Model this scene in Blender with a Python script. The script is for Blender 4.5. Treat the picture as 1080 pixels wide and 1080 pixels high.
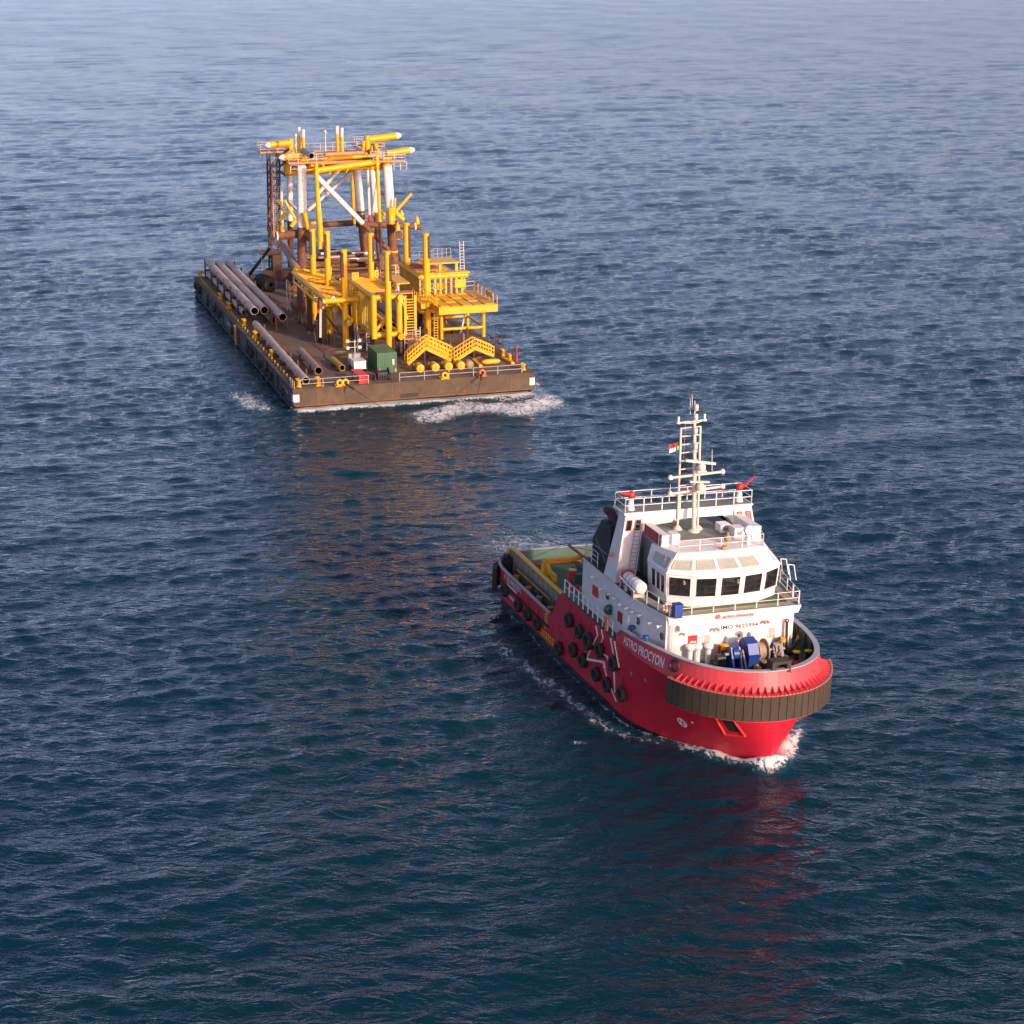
import bpy, bmesh, math, random
import numpy as np
from mathutils import Vector, Matrix, noise as mnoise

for o in list(bpy.data.objects): bpy.data.objects.remove(o, do_unlink=True)
scene = bpy.context.scene
COL = scene.collection
R = math.radians
random.seed(7)

# ------------------------------------------------------------------ camera
CAM_H = 55.0
FPX, HORIZON, IMG = 2000.0, -80.0, 1080.0        # focal length and horizon row in photo pixels
PITCH = math.atan2(IMG / 2 - HORIZON, FPX)
cd = bpy.data.cameras.new('camera'); cam = bpy.data.objects.new('camera', cd); COL.objects.link(cam)
cam.location = (0, 0, CAM_H); cam.rotation_euler = (math.pi / 2 - PITCH, 0, 0)
cd.sensor_width = 36.0; cd.lens = 36.0 * FPX / IMG; cd.clip_start = 0.5; cd.clip_end = 40000
scene.camera = cam

# ------------------------------------------------------------------ sky, sun, exposure
SUN_AZ = math.atan2(0.66, -0.75)                 # measured from +Y towards +X: behind the camera, to the right
SUN_EL = R(18)
w = bpy.data.worlds.new('World'); scene.world = w; w.use_nodes = True
nt = w.node_tree; nt.nodes.clear()
sky = nt.nodes.new('ShaderNodeTexSky'); sky.sky_type = 'NISHITA'; sky.sun_disc = False
sky.sun_elevation = SUN_EL; sky.sun_rotation = SUN_AZ
sky.air_density = 0.4; sky.dust_density = 1.0; sky.ozone_density = 4.0; sky.altitude = 0
bg = nt.nodes.new('ShaderNodeBackground'); bg.inputs['Strength'].default_value = 0.15
wo = nt.nodes.new('ShaderNodeOutputWorld')
wb = nt.nodes.new('ShaderNodeMix'); wb.data_type = 'RGBA'; wb.blend_type = 'MULTIPLY'; wb.inputs[0].default_value = 1.0   # the camera's warm white balance
wb.inputs[7].default_value = (2.12, 1.32, 1.0, 1)
nt.links.new(sky.outputs[0], wb.inputs[6]); nt.links.new(wb.outputs[2], bg.inputs[0]); nt.links.new(bg.outputs[0], wo.inputs[0])
sd = bpy.data.lights.new('sun', 'SUN'); sd.energy = 2.5; sd.angle = R(1.5); sd.color = (1.0, 0.77, 0.57)
sun = bpy.data.objects.new('sun', sd); COL.objects.link(sun)
SDIR = Vector((math.sin(SUN_AZ) * math.cos(SUN_EL), math.cos(SUN_AZ) * math.cos(SUN_EL), math.sin(SUN_EL)))
sun.rotation_euler = SDIR.to_track_quat('Z', 'Y').to_euler()
scene.view_settings.view_transform = 'Standard'; scene.view_settings.look = 'None'
scene.view_settings.exposure = 0.72; scene.view_settings.gamma = 1.0
scene.view_settings.use_curve_mapping = False
scene.cycles.use_denoising = True; scene.cycles.sample_clamp_indirect = 4.0

# ------------------------------------------------------------------ frames: each vessel has its own axes (x forward, y to port, z up)
def ray(px, py):
    u = px - 540; v = py - 540; c, s = math.cos(PITCH), math.sin(PITCH)
    return Vector((u, FPX * c - v * s, -FPX * s - v * c))
def ground(px, py, z=0.0):
    d = ray(px, py); return Vector((0, 0, CAM_H)) + d * ((z - CAM_H) / d.z)
class Frame:
    def __init__(s, origin, head, roll=0.0):
        s.M = Matrix.Translation(origin) @ Matrix.Rotation(R(head - 90), 4, 'Z') @ Matrix.Rotation(R(roll), 4, 'X')
        s.I = s.M.inverted(); s.eye = s.I @ Vector((0, 0, CAM_H))
    def hit(s, px, py, axis, val):
        d = s.I.to_3x3() @ ray(px, py); t = (val - s.eye[axis]) / d[axis]
        return s.eye + d * t
    def x(s, px, py, v): return s.hit(px, py, 0, v)
    def y(s, px, py, v): return s.hit(px, py, 1, v)
    def z(s, px, py, v): return s.hit(px, py, 2, v)
TUG = Frame(ground(812, 800, 0.8), 19.4, -1.6)    # origin: stem; water lies at local z = -0.8
o_ = ground(309, 411, 2.6); BAR = Frame(Vector((o_.x, o_.y, -0.8)), 17.5)   # origin: starboard bow corner; deck at local z = 3.4

# ------------------------------------------------------------------ materials
MATS = {}
def mat(name, col, rough=0.5, metal=0.0, var=0.18, scale=1.5, rust=0.0, rustcol=(0.16, 0.06, 0.025), streak=False,
        spec=0.5, bump=0.0, bscale=30.0, grime=None, coat=0.0):
    m = bpy.data.materials.new(name); m.use_nodes = True; MATS[name] = m
    n = m.node_tree.nodes; l = m.node_tree.links; n.clear()
    out = n.new('ShaderNodeOutputMaterial'); b = n.new('ShaderNodeBsdfPrincipled'); l.new(b.outputs[0], out.inputs[0])
    tc = n.new('ShaderNodeTexCoord')
    n1 = n.new('ShaderNodeTexNoise'); n1.inputs['Scale'].default_value = scale; n1.inputs['Detail'].default_value = 6; n1.inputs['Roughness'].default_value = 0.65
    l.new(tc.outputs['Object'], n1.inputs['Vector'])
    r1 = n.new('ShaderNodeValToRGB'); r1.color_ramp.elements[0].position = 0.3; r1.color_ramp.elements[1].position = 0.7
    c = Vector(col)
    r1.color_ramp.elements[0].color = (*(c * (1 - var)), 1); r1.color_ramp.elements[1].color = (*[min(1, k) for k in c * (1 + var * 0.6)], 1)
    l.new(n1.outputs['Fac'], r1.inputs[0]); cur = r1.outputs[0]
    def over(colr, lo, hi, sc, amount, stretch=None):
        nonlocal cur
        nn = n.new('ShaderNodeTexNoise'); nn.inputs['Scale'].default_value = sc; nn.inputs['Detail'].default_value = 8; nn.inputs['Roughness'].default_value = 0.7
        if stretch:
            mp = n.new('ShaderNodeMapping'); mp.inputs['Scale'].default_value = stretch; l.new(tc.outputs['Object'], mp.inputs[0]); l.new(mp.outputs[0], nn.inputs['Vector'])
        else: l.new(tc.outputs['Object'], nn.inputs['Vector'])
        rr = n.new('ShaderNodeMapRange'); rr.inputs[1].default_value = lo; rr.inputs[2].default_value = hi; rr.inputs[4].default_value = amount
        l.new(nn.outputs['Fac'], rr.inputs[0])
        mx = n.new('ShaderNodeMix'); mx.data_type = 'RGBA'; l.new(rr.outputs[0], mx.inputs[0]); l.new(cur, mx.inputs[6]); mx.inputs[7].default_value = (*colr, 1)
        cur = mx.outputs[2]
    if rust > 0:
        lo = 0.74 - 0.3 * rust
        over(rustcol, lo, lo + 0.12, 2.2, 0.9)
        if streak: over(rustcol, lo + 0.02, lo + 0.2, 1.0, 0.55, (3.0, 3.0, 0.35))
    if grime: over(grime, 0.45, 0.75, 0.6, 0.6, (1.2, 1.2, 0.5))
    l.new(cur, b.inputs['Base Color'])
    b.inputs['Roughness'].default_value = rough; b.inputs['Metallic'].default_value = metal; b.inputs['Specular IOR Level'].default_value = spec
    b.inputs['Coat Weight'].default_value = coat
    if bump > 0:
        n2 = n.new('ShaderNodeTexNoise'); n2.inputs['Scale'].default_value = bscale; n2.inputs['Detail'].default_value = 4
        l.new(tc.outputs['Object'], n2.inputs['Vector'])
        bp = n.new('ShaderNodeBump'); bp.inputs['Strength'].default_value = bump; bp.inputs['Distance'].default_value = 0.03
        l.new(n2.outputs['Fac'], bp.inputs['Height']); l.new(bp.outputs[0], b.inputs['Normal'])
    return m
mat('white', (0.78, 0.77, 0.74), 0.42, var=0.06, rust=0.12, rustcol=(0.45, 0.25, 0.12), streak=True, grime=(0.62, 0.58, 0.52))
mat('white_clean', (0.80, 0.79, 0.76), 0.4, var=0.05)
mat('mast_cream', (0.66, 0.59, 0.50), 0.5, var=0.12, rust=0.25, rustcol=(0.38, 0.22, 0.12))
mat('white_lettering', (0.80, 0.79, 0.77), 0.5, var=0.08)
mat('cream_tube', (0.74, 0.66, 0.55), 0.5, var=0.10, rust=0.25, rustcol=(0.35, 0.18, 0.08), streak=True)
mat('red', (0.56, 0.016, 0.028), 0.40, var=0.14, scale=0.8, rust=0.10, rustcol=(0.30, 0.05, 0.03), streak=True, grime=(0.40, 0.02, 0.03), spec=0.4)
mat('red_bulwark_lit', (0.64, 0.062, 0.075), 0.45, var=0.10, scale=0.8, spec=0.4)  # paler red puts the bulwark's skylit, overexposed look into its colour
mat('red_bright', (0.62, 0.03, 0.025), 0.4, var=0.1)
mat('red_faded', (0.36, 0.03, 0.045), 0.55, var=0.15)
mat('yellow', (0.80, 0.43, 0.006), 0.42, var=0.10, rust=0.16, rustcol=(0.36, 0.15, 0.02), streak=True, grime=(0.66, 0.36, 0.01))
mat('yellow_dull', (0.55, 0.36, 0.03), 0.6, var=0.2, rust=0.3, streak=True)
mat('yellow_panel', (0.70, 0.40, 0.02), 0.6, var=0.15)
mat('orange', (0.68, 0.16, 0.04), 0.55, var=0.12)
mat('timber_orange', (0.62, 0.27, 0.12), 0.7, var=0.2)
mat('rust', (0.20, 0.085, 0.035), 0.75, var=0.45, scale=2.0, grime=(0.07, 0.035, 0.025), bump=0.2)
mat('rust_dark', (0.085, 0.042, 0.028), 0.8, var=0.4, scale=2.0, bump=0.2)
mat('rust_deck', (0.19, 0.13, 0.095), 0.8, var=0.35, scale=0.25, rust=0.35, rustcol=(0.20, 0.11, 0.065), grime=(0.10, 0.075, 0.06), bump=0.25, bscale=6)
mat('barge_side', (0.045, 0.045, 0.055), 0.6, var=0.35, scale=0.5, rust=0.32, rustcol=(0.11, 0.055, 0.035), streak=True)
mat('barge_bow', (0.105, 0.070, 0.040), 0.75, var=0.45, scale=0.7, rust=0.42, rustcol=(0.17, 0.07, 0.025), streak=True, grime=(0.06, 0.042, 0.03), bump=0.3, bscale=3)
mat('pipe_grey', (0.54, 0.44, 0.36), 0.6, var=0.16, scale=0.9, rust=0.28, rustcol=(0.27, 0.17, 0.12), streak=False)
mat('pipe_rusty', (0.34, 0.235, 0.185), 0.7, var=0.2, scale=0.9, rust=0.3)
mat('steel_grey', (0.30, 0.31, 0.33), 0.5, metal=0.3, var=0.15, rust=0.2)
mat('galvanised', (0.46, 0.44, 0.42), 0.5, metal=0.2, var=0.15)
mat('dark', (0.018, 0.018, 0.02), 0.6, var=0.3)
mat('black_paint', (0.022, 0.022, 0.026), 0.5, var=0.3)
mat('rubber', (0.032, 0.028, 0.026), 0.75, var=0.35, scale=4)
mat('fender_rubber', (0.052, 0.039, 0.027), 0.8, var=0.25, scale=2.5, grime=(0.07, 0.05, 0.035), bump=0.15)
mat('deck_green', (0.035, 0.10, 0.055), 0.6, var=0.25, scale=0.8, rust=0.15, rustcol=(0.10, 0.09, 0.05))
mat('deck_bright_green', (0.05, 0.16, 0.03), 0.6, var=0.2)
mat('deck_teal', (0.09, 0.17, 0.14), 0.6, var=0.2)
mat('deck_grey_green', (0.20, 0.23, 0.20), 0.6, var=0.15, scale=0.7)
mat('deck_walk', (0.33, 0.31, 0.29), 0.6, var=0.12)
mat('winch_green', (0.02, 0.13, 0.075), 0.45, var=0.2)
mat('container_green', (0.055, 0.155, 0.075), 0.55, var=0.2, rust=0.12, streak=True)
mat('blue', (0.015, 0.06, 0.30), 0.4, var=0.2)
mat('tan_wood', (0.34, 0.26, 0.16), 0.7, var=0.25)
mat('bulwark_inner', (0.10, 0.13, 0.10), 0.65, var=0.25)
mat('inner_plate', (0.26, 0.25, 0.19), 0.65, var=0.25, rust=0.3, streak=True)
mat('cap_grey', (0.36, 0.38, 0.42), 0.5, var=0.1)
mat('house_grey', (0.50, 0.50, 0.48), 0.5, var=0.1)  # grey-white of the upper house, its door and some window frames
mat('foil_window', (0.42, 0.43, 0.37), 0.35, var=0.12, scale=3, bump=0.6, bscale=5)
mat('brown_box', (0.30, 0.14, 0.08), 0.6, var=0.2)
def glass_mat():
    m = mat('dark_glass', (0.02, 0.022, 0.022), 0.06, var=0.5, scale=0.9, spec=0.8)
glass_mat()
def hull_mat():
    m = mat('hull_red', (0.56, 0.018, 0.042), 0.40, var=0.12, scale=0.6, rust=0.06, rustcol=(0.28, 0.05, 0.04), streak=True, grime=(0.44, 0.016, 0.034), spec=0.4)
    n = m.node_tree.nodes; l = m.node_tree.links
    b = [k for k in n if k.type == 'BSDF_PRINCIPLED'][0]
    src = b.inputs['Base Color'].links[0].from_socket
    tc = n.new('ShaderNodeTexCoord'); sp = n.new('ShaderNodeSeparateXYZ'); l.new(tc.outputs['Object'], sp.inputs[0])
    ln = n.new('ShaderNodeMapRange'); ln.inputs[1].default_value = -14; ln.inputs[2].default_value = -5; ln.inputs[3].default_value = 0.28; ln.inputs[4].default_value = 1.0; l.new(sp.outputs[0], ln.inputs[0])
    ad = n.new('ShaderNodeMath'); l.new(sp.outputs[2], ad.inputs[0]); l.new(ln.outputs[0], ad.inputs[1])
    mr = n.new('ShaderNodeMapRange'); mr.inputs[1].default_value = -0.03; mr.inputs[2].default_value = 0.03
    l.new(ad.outputs[0], mr.inputs[0])
    mx = n.new('ShaderNodeMix'); mx.data_type = 'RGBA'; l.new(mr.outputs[0], mx.inputs[0]); mx.inputs[6].default_value = (0.02, 0.016, 0.018, 1); l.new(src, mx.inputs[7])
    l.new(mx.outputs[2], b.inputs['Base Color'])
hull_mat()

# ------------------------------------------------------------------ mesh builder
def V(*a): return Vector(a)
class MB:
    def __init__(s): s.v = []; s.f = []; s.m = []; s.sm = []
    def add(s, vs, fs, m=0, smooth=False):
        k = len(s.v); s.v += [tuple(p) for p in vs]
        for f in fs: s.f.append(tuple(k + i for i in f)); s.m.append(m); s.sm.append(smooth)
        return s
    def hexa(s, p, m=0):   # 8 corners: bottom ring then top ring, counter-clockwise from above
        return s.add(p, [(3, 2, 1, 0), (4, 5, 6, 7), (0, 1, 5, 4), (1, 2, 6, 5), (2, 3, 7, 6), (3, 0, 4, 7)], m)
    def box(s, x0, x1, y0, y1, z0, z1, m=0):
        return s.hexa([(x0, y0, z0), (x1, y0, z0), (x1, y1, z0), (x0, y1, z0), (x0, y0, z1), (x1, y0, z1), (x1, y1, z1), (x0, y1, z1)], m)
    def tube(s, a, b, r, r2=None, n=10, m=0, caps=True):
        a = Vector(a); b = Vector(b); r2 = r if r2 is None else r2
        d = (b - a).normalized(); u = d.orthogonal().normalized()
        if abs(d.z) < 0.95: u = d.cross(Vector((0, 0, 1))).normalized()
        w_ = d.cross(u)
        ring = [u * math.cos(2 * math.pi * i / n) + w_ * math.sin(2 * math.pi * i / n) for i in range(n)]
        vs = [a + q * r for q in ring] + [b + q * r2 for q in ring]
        s.add(vs, [(i, (i + 1) % n, n + (i + 1) % n, n + i) for i in range(n)], m, n > 6)
        if caps: s.add(vs, [tuple(range(n - 1, -1, -1)), tuple(range(n, 2 * n))], m)
        return s
    def bar(s, a, b, wd, ht=None, m=0):   # rectangular bar
        a = Vector(a); b = Vector(b); ht = wd if ht is None else ht
        d = (b - a).normalized(); u = d.cross(Vector((0, 0, 1)))
        u = Vector((1, 0, 0)) if u.length < 1e-4 else u.normalized(); w_ = u.cross(d)
        q = [(-1, -1), (1, -1), (1, 1), (-1, 1)]
        vs = [p + u * (i * wd / 2) + w_ * (j * ht / 2) for p in (a, b) for i, j in q]
        return s.add(vs, [(0, 1, 2, 3), (7, 6, 5, 4), (0, 4, 5, 1), (1, 5, 6, 2), (2, 6, 7, 3), (3, 7, 4, 0)], m)
    def path(s, pts, r, n=8, m=0):
        for a, b in zip(pts[:-1], pts[1:]): s.tube(a, b, r, n=n, m=m)
        return s
    def pipe(s, a, b, r, t=0.06, n=20, m=0, mi=0):   # open ended hollow pipe
        a = Vector(a); b = Vector(b); d = (b - a).normalized(); u = d.cross(Vector((0, 0, 1))).normalized(); w_ = d.cross(u)
        ring = [u * math.cos(2 * math.pi * i / n) + w_ * math.sin(2 * math.pi * i / n) for i in range(n)]
        vs = [a + q * r for q in ring] + [b + q * r for q in ring] + [a + q * (r - t) for q in ring] + [b + q * (r - t) for q in ring]
        s.add(vs, [(i, (i + 1) % n, n + (i + 1) % n, n + i) for i in range(n)], m, True)
        s.add(vs, [(2 * n + i, 3 * n + i, 3 * n + (i + 1) % n, 2 * n + (i + 1) % n) for i in range(n)], mi, True)
        s.add(vs, [(i, 2 * n + i, 2 * n + (i + 1) % n, (i + 1) % n) for i in range(n)], m)
        s.add(vs, [(n + i, n + (i + 1) % n, 3 * n + (i + 1) % n, 3 * n + i) for i in range(n)], m)
        return s
    def lathe(s, c, prof, axis=(0, 0, 1), n=16, m=0):
        c = Vector(c); d = Vector(axis).normalized(); u = d.orthogonal().normalized(); w_ = d.cross(u); k = len(prof)
        vs = []
        for i in range(n):
            q = u * math.cos(2 * math.pi * i / n) + w_ * math.sin(2 * math.pi * i / n)
            vs += [c + d * h + q * max(r, 1e-4) for r, h in prof]
        fs = [(i * k + j, ((i + 1) % n) * k + j, ((i + 1) % n) * k + j + 1, i * k + j + 1) for i in range(n) for j in range(k - 1)]
        return s.add(vs, fs, m, True)
    def prism(s, poly, z0, z1, m=0):   # polygon in xy, counter-clockwise
        n = len(poly); f0 = z0 if callable(z0) else (lambda x, y: z0); f1 = z1 if callable(z1) else (lambda x, y: z1)
        vs = [(x, y, f0(x, y)) for x, y in poly] + [(x, y, f1(x, y)) for x, y in poly]
        return s.add(vs, [tuple(range(n - 1, -1, -1)), tuple(range(n, 2 * n))] + [(i, (i + 1) % n, n + (i + 1) % n, n + i) for i in range(n)], m)
    def plate(s, poly, nrm, t, m=0):   # any planar polygon given thickness t along nrm
        n = len(poly); d = Vector(nrm) * t; p = [Vector(q) for q in poly]
        vs = p + [q + d for q in p]
        return s.add(vs, [tuple(range(n - 1, -1, -1)), tuple(range(n, 2 * n))] + [(i, (i + 1) % n, n + (i + 1) % n, n + i) for i in range(n)], m)
    def rail(s, pts, h=1.05, step=1.5, n_r=3, rp=0.03, rr=0.022, m=0, up=(0, 0, 1)):
        up = Vector(up); pts = [Vector(p) for p in pts]
        for a, b in zip(pts[:-1], pts[1:]):
            L = (b - a).length; k = max(1, round(L / step))
            for i in range(k + 1):
                p = a.lerp(b, i / k); s.tube(p, p + up * h, rp, n=6, m=m)
            for j in range(n_r):
                q = up * (h * (j + 1) / n_r); s.tube(a + q, b + q, rr, n=6, m=m)
        return s
    def ladder(s, a, b, wdir, wd=0.45, r=0.025, step=0.32, m=0):
        a = Vector(a); b = Vector(b); q = Vector(wdir).normalized() * wd / 2; L = (b - a).length
        s.tube(a - q, b - q, r, n=6, m=m); s.tube(a + q, b + q, r, n=6, m=m)
        for i in range(1, int(L / step)):
            p = a.lerp(b, i * step / L); s.tube(p - q, p + q, r * 0.8, n=6, m=m)
        return s
    def build(s, name, mats, parent=None, frame=None, origin=(0, 0, 0)):
        mats = [mats] if isinstance(mats, str) else mats
        if parent is not None: origin = ORG[parent.name]
        o = Vector(origin); me = bpy.data.meshes.new(name)
        me.from_pydata([tuple(Vector(p) - o) for p in s.v], [], s.f)
        for k in mats: me.materials.append(MATS[k])
        me.polygons.foreach_set('material_index', s.m); me.polygons.foreach_set('use_smooth', s.sm); me.update()
        ob = bpy.data.objects.new(name, me); COL.objects.link(ob); ORG[ob.name] = o
        if parent is not None: ob.parent = parent
        elif frame is not None: ob.matrix_world = frame.M @ Matrix.Translation(o)
        return ob
ORG = {}
def thing(name, label, cat, frame, origin=(0, 0, 0), group=None):
    o = bpy.data.objects.new(name, None); COL.objects.link(o); o.empty_display_size = 0.5
    o.matrix_world = frame.M @ Matrix.Translation(Vector(origin)); ORG[o.name] = Vector(origin)
    return tag(o, label, cat, group)
def tag(o, label, cat, group=None):
    o['label'] = label; o['category'] = cat
    if group: o['group'] = group
    return o
def stack(*fs):
    m = MB()
    for f in fs: f(m)
    return m
ORD = ['first', 'second', 'third', 'fourth', 'fifth', 'sixth', 'seventh', 'eighth', 'ninth', 'tenth', 'eleventh', 'twelfth', 'thirteenth', 'fourteenth', 'fifteenth', 'sixteenth']
def interp(tab, x):
    tab = sorted(tab)
    if x <= tab[0][0]: return tab[0][1]
    for (a, ya), (b, yb) in zip(tab[:-1], tab[1:]):
        if x <= b: return ya + (yb - ya) * (x - a) / (b - a)
    return tab[-1][1]
def smooth_curve(pts, per=4):      # Catmull-Rom through a list of tuples
    P = [Vector(p) for p in pts]; out = []
    for i in range(len(P) - 1):
        p0 = P[max(i - 1, 0)]; p1 = P[i]; p2 = P[i + 1]; p3 = P[min(i + 2, len(P) - 1)]
        for k in range(per):
            t = k / per
            out.append(0.5 * ((2 * p1) + (p2 - p0) * t + (2 * p0 - 5 * p1 + 4 * p2 - p3) * t * t + (3 * p1 - p0 - 3 * p2 + p3) * t ** 3))
    out.append(P[-1]); return out
def text_mesh(body, name, height, place, m, parent, width=None, flat=True):
    """lettering as thin mesh; place(u, v) maps text plane metres to a local point"""
    cu = bpy.data.curves.new(name, 'FONT'); cu.body = body; cu.size = 1.0; cu.extrude = 0.0; cu.offset = 0.018; cu.resolution_u = 3
    ob = bpy.data.objects.new(name, cu); COL.objects.link(ob)
    me = bpy.data.meshes.new_from_object(ob.evaluated_get(bpy.context.evaluated_depsgraph_get()))
    bpy.data.objects.remove(ob, do_unlink=True); bpy.data.curves.remove(cu)
    xs = [v.co.x for v in me.vertices]; ys = [v.co.y for v in me.vertices]
    sx = (width or (max(xs) - min(xs)) * height / (max(ys) - min(ys))) / (max(xs) - min(xs)); sy = height / (max(ys) - min(ys))
    off = ORG[parent.name]
    for v in me.vertices: v.co = Vector(place((v.co.x - min(xs)) * sx, (v.co.y - min(ys)) * sy)) - off
    me.materials.clear(); me.materials.append(MATS[m])
    o = bpy.data.objects.new(name, me); COL.objects.link(o); o.parent = parent; ORG[o.name] = off
    return o

# ------------------------------------------------------------------ tug hull lines (needed for the sea too)
# stations from the stern to the stem: (x deck, half breadth deck, x waterline, half breadth waterline)
ST = [(-40.7, 0.0, -40.0, 0.0), (-40.7, 2.5, -40.0, 2.4), (-40.5, 4.4, -39.8, 4.3), (-39.9, 5.5, -39.3, 5.3), (-38.7, 6.25, -38.2, 6.1), (-36.8, 6.6, -36.6, 6.5),
      (-32.0, 6.6, -32, 6.6), (-25.4, 6.6, -25.4, 6.6), (-24.6, 6.6, -24.6, 6.6), (-22.8, 6.6, -22.8, 6.6), (-18, 6.6, -18.2, 6.6), (-13.0, 6.6, -13.6, 6.5), (-9.4, 6.5, -10.3, 6.15),
      (-6.2, 6.15, -7.8, 4.95), (-3.4, 5.45, -5.5, 3.6), (-1.4, 4.35, -3.5, 2.25), (-0.1, 2.9, -1.8, 1.1), (0.55, 1.45, -0.7, 0.42), (0.75, 0.0, -0.1, 0.0)]
Z_WL, Z_DK = -0.8, 4.85
SPL = smooth_curve([(a, b, c) for a, b, c, d in ST], 4); SPL2 = smooth_curve([(c, d, 0) for a, b, c, d in ST], 4)
HULL = [(p.x, p.y, q.x, q.y) for p, q in zip(SPL, SPL2)]
def hull_pt(i, z):
    a, b, c, d = HULL[i]; t = (z - Z_WL) / (Z_DK - Z_WL)
    if t < 0:
        k = max(0.0, 1 + 0.35 * t) ; return V(c + 0.6 * t * (1 if c > -10 else 0), d * k, z)
    t = min(t, 1.0) ** 0.82
    return V(c + (a - c) * t, b * t + d * (1 - t), z)
def half_breadth(x, z):
    P = [hull_pt(i, z) for i in range(len(HULL))]
    for p, q in zip(P[8:-1], P[9:]):
        if p.x <= x <= q.x: return p.y + (q.y - p.y) * (x - p.x) / max(1e-6, q.x - p.x)
    return 0.0

# ------------------------------------------------------------------ the sea: one sheet of real waves out past the horizon
def build_sea():
    rng = np.random.default_rng(11)
    ys = [-400.0, -120.0, -20.0, 30.0, 55.0]; y = 68.0
    while y < 2200: ys.append(y); y += max(0.24, 0.24 * (y / 112.0) ** 1.25)
    while y < 30000: ys.append(y); y *= 1.16
    xs = [0.0]; x = 0.0
    while x < 700: x += 0.36 if x < 70 else 0.36 * (x / 70.0) ** 1.25; xs.append(x)
    while x < 26000: x *= 1.3; xs.append(x)
    xs = np.array([-k for k in xs[:0:-1]] + xs); ys = np.array(ys)
    X, Y = np.meshgrid(xs, ys); dx = np.gradient(xs); dy = np.gradient(ys)
    SP = np.maximum(np.abs(dx)[None, :], np.abs(dy)[:, None])
    Z = np.zeros_like(X); DX = np.zeros_like(X); DY = np.zeros_like(X)
    # gusts: slow change of the chop from place to place
    gust = np.zeros_like(X)
    for i in range(7):
        th = rng.uniform(0, 2 * math.pi); lam = rng.uniform(35, 120)
        gust += np.sin((X * math.cos(th) + Y * math.sin(th)) * 2 * math.pi / lam + rng.uniform(0, 6.3))
    gust = np.clip(0.92 + 0.07 * gust, 0.6, 1.2)
    N = 130
    for i in range(N):
        lam = 0.85 * (22.0 / 0.85) ** ((i + rng.uniform(0, 1)) / N)
        k = 2 * math.pi / lam
        sl = 0.030 if lam < 1.6 else (0.031 if lam < 3.2 else (0.016 if lam < 5 else (0.008 if lam < 8 else 0.006)))
        th = math.atan2(-0.95, 0.30) + rng.normal(0, 0.50 if lam < 8 else 0.35)
        cx, cy = math.cos(th), math.sin(th)
        wgt = np.clip((lam / SP - 1.9) / 1.1, 0, 1) * (gust if lam < 8 else 1.0)
        ph = (X * cx + Y * cy) * k + rng.uniform(0, 2 * math.pi)
        if 3.0 < lam < 7.0: wgt = wgt * (1 + 1.0 * np.clip((Y - 230) / 500, 0, 1))
        a = sl / k * wgt; sn = np.sin(ph)
        Z += a * np.cos(ph); q = 0.55 * a * sn; DX -= q * cx; DY -= q * cy
    foam = np.zeros_like(X)
    def local(fr):
        I = np.array(fr.I); return I[0, 0] * X + I[0, 1] * Y + I[0, 3], I[1, 0] * X + I[1, 1] * Y + I[1, 3]
    sm = lambda v, a, b: (lambda t: t * t * (3 - 2 * t))(np.clip((v - a) / (b - a), 0, 1))
    # tug: bow wave, side wash, wake
    tx, ty = local(TUG)
    near = (np.abs(tx + 30) < 75) & (np.abs(ty) < 30)
    tab = [(hull_pt(i, -0.4).x, hull_pt(i, -0.4).y) for i in range(8, len(HULL))]
    hx = np.array([p[0] for p in tab]); hy = np.array([p[1] for p in tab])
    hb = np.interp(tx, hx, hy, left=0, right=0)
    d = np.abs(ty) - hb                                      # metres outside the waterline
    d = np.where(tx > 0, np.hypot(tx + 0.1, ty), d)
    bow = sm(tx, -8.5, -2.2) * sm(d, 2.3, 0.1) * (tx < 1.9) * 1.0
    port = sm(tx, -9, -3) * np.where(ty > 0, 1, 0) * np.exp(-((d - 1.1) / 0.7) ** 2) * (tx < 0.2) * 0.85
    side = sm(tx, -42, -26) * sm(tx, -3, -8) * np.exp(-((d - (0.9 + 0.10 * np.clip(-tx - 6, 0, 40))) / (0.55 + 0.035 * np.clip(-tx, 0, 40))) ** 2) * 0.60
    edge = sm(tx, -40, -34) * sm(d, 0.5, 0.0) * (tx < -5) * 0.6
    stern = np.exp(-((tx + 40.5) / 2.2) ** 2) * sm(np.abs(ty), 8, 5) * 0.5
    wake = sm(tx, -66, -50) * (tx < -39) * sm(np.abs(ty - 1), 7.5, 2.0) * 0.60
    f = np.maximum.reduce([bow * 1.0, port, side, edge, stern, wake]) * near
    foam = np.maximum(foam, f)
    hump = np.exp(-((np.hypot(tx - 0.1, ty * 0.8)) / 1.1) ** 2) * 0.55 + sm(tx, -9, -3) * np.exp(-((d - 0.5) / 1.0) ** 2) * (tx < 0.3) * 0.40
    Z += hump * near
    calm = 1 - 0.55 * (near & (np.abs(ty) < 5) & (tx < -39)) * sm(tx, -75, -45)
    Z *= calm
    # barge: water piling up under the raked bow, churned patch ahead of the port bow, quarter waves
    bx, by = local(BAR); W = 29.7
    nb = (np.abs(bx + 30) < 70) & (by > -25) & (by < 60)
    ins = sm(by, -0.6, 0.6) * sm(by, W + 0.6, W - 0.6)
    band = ins * sm(bx, 2.4, 0.9) * (bx > -6) * 0.98
    churn = np.exp(-((bx - 6.2 - 1.4 * np.sin(by * 0.55)) / 3.8) ** 4) * sm(by, 9.0, 15) * sm(by, W + 4.5, W + 1) * 0.79
    churn2 = np.exp(-((bx - 1.8) / 1.6) ** 2) * sm(by, W - 9, W - 4) * sm(by, W + 4.5, W + 1.5) * 0.68
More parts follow.
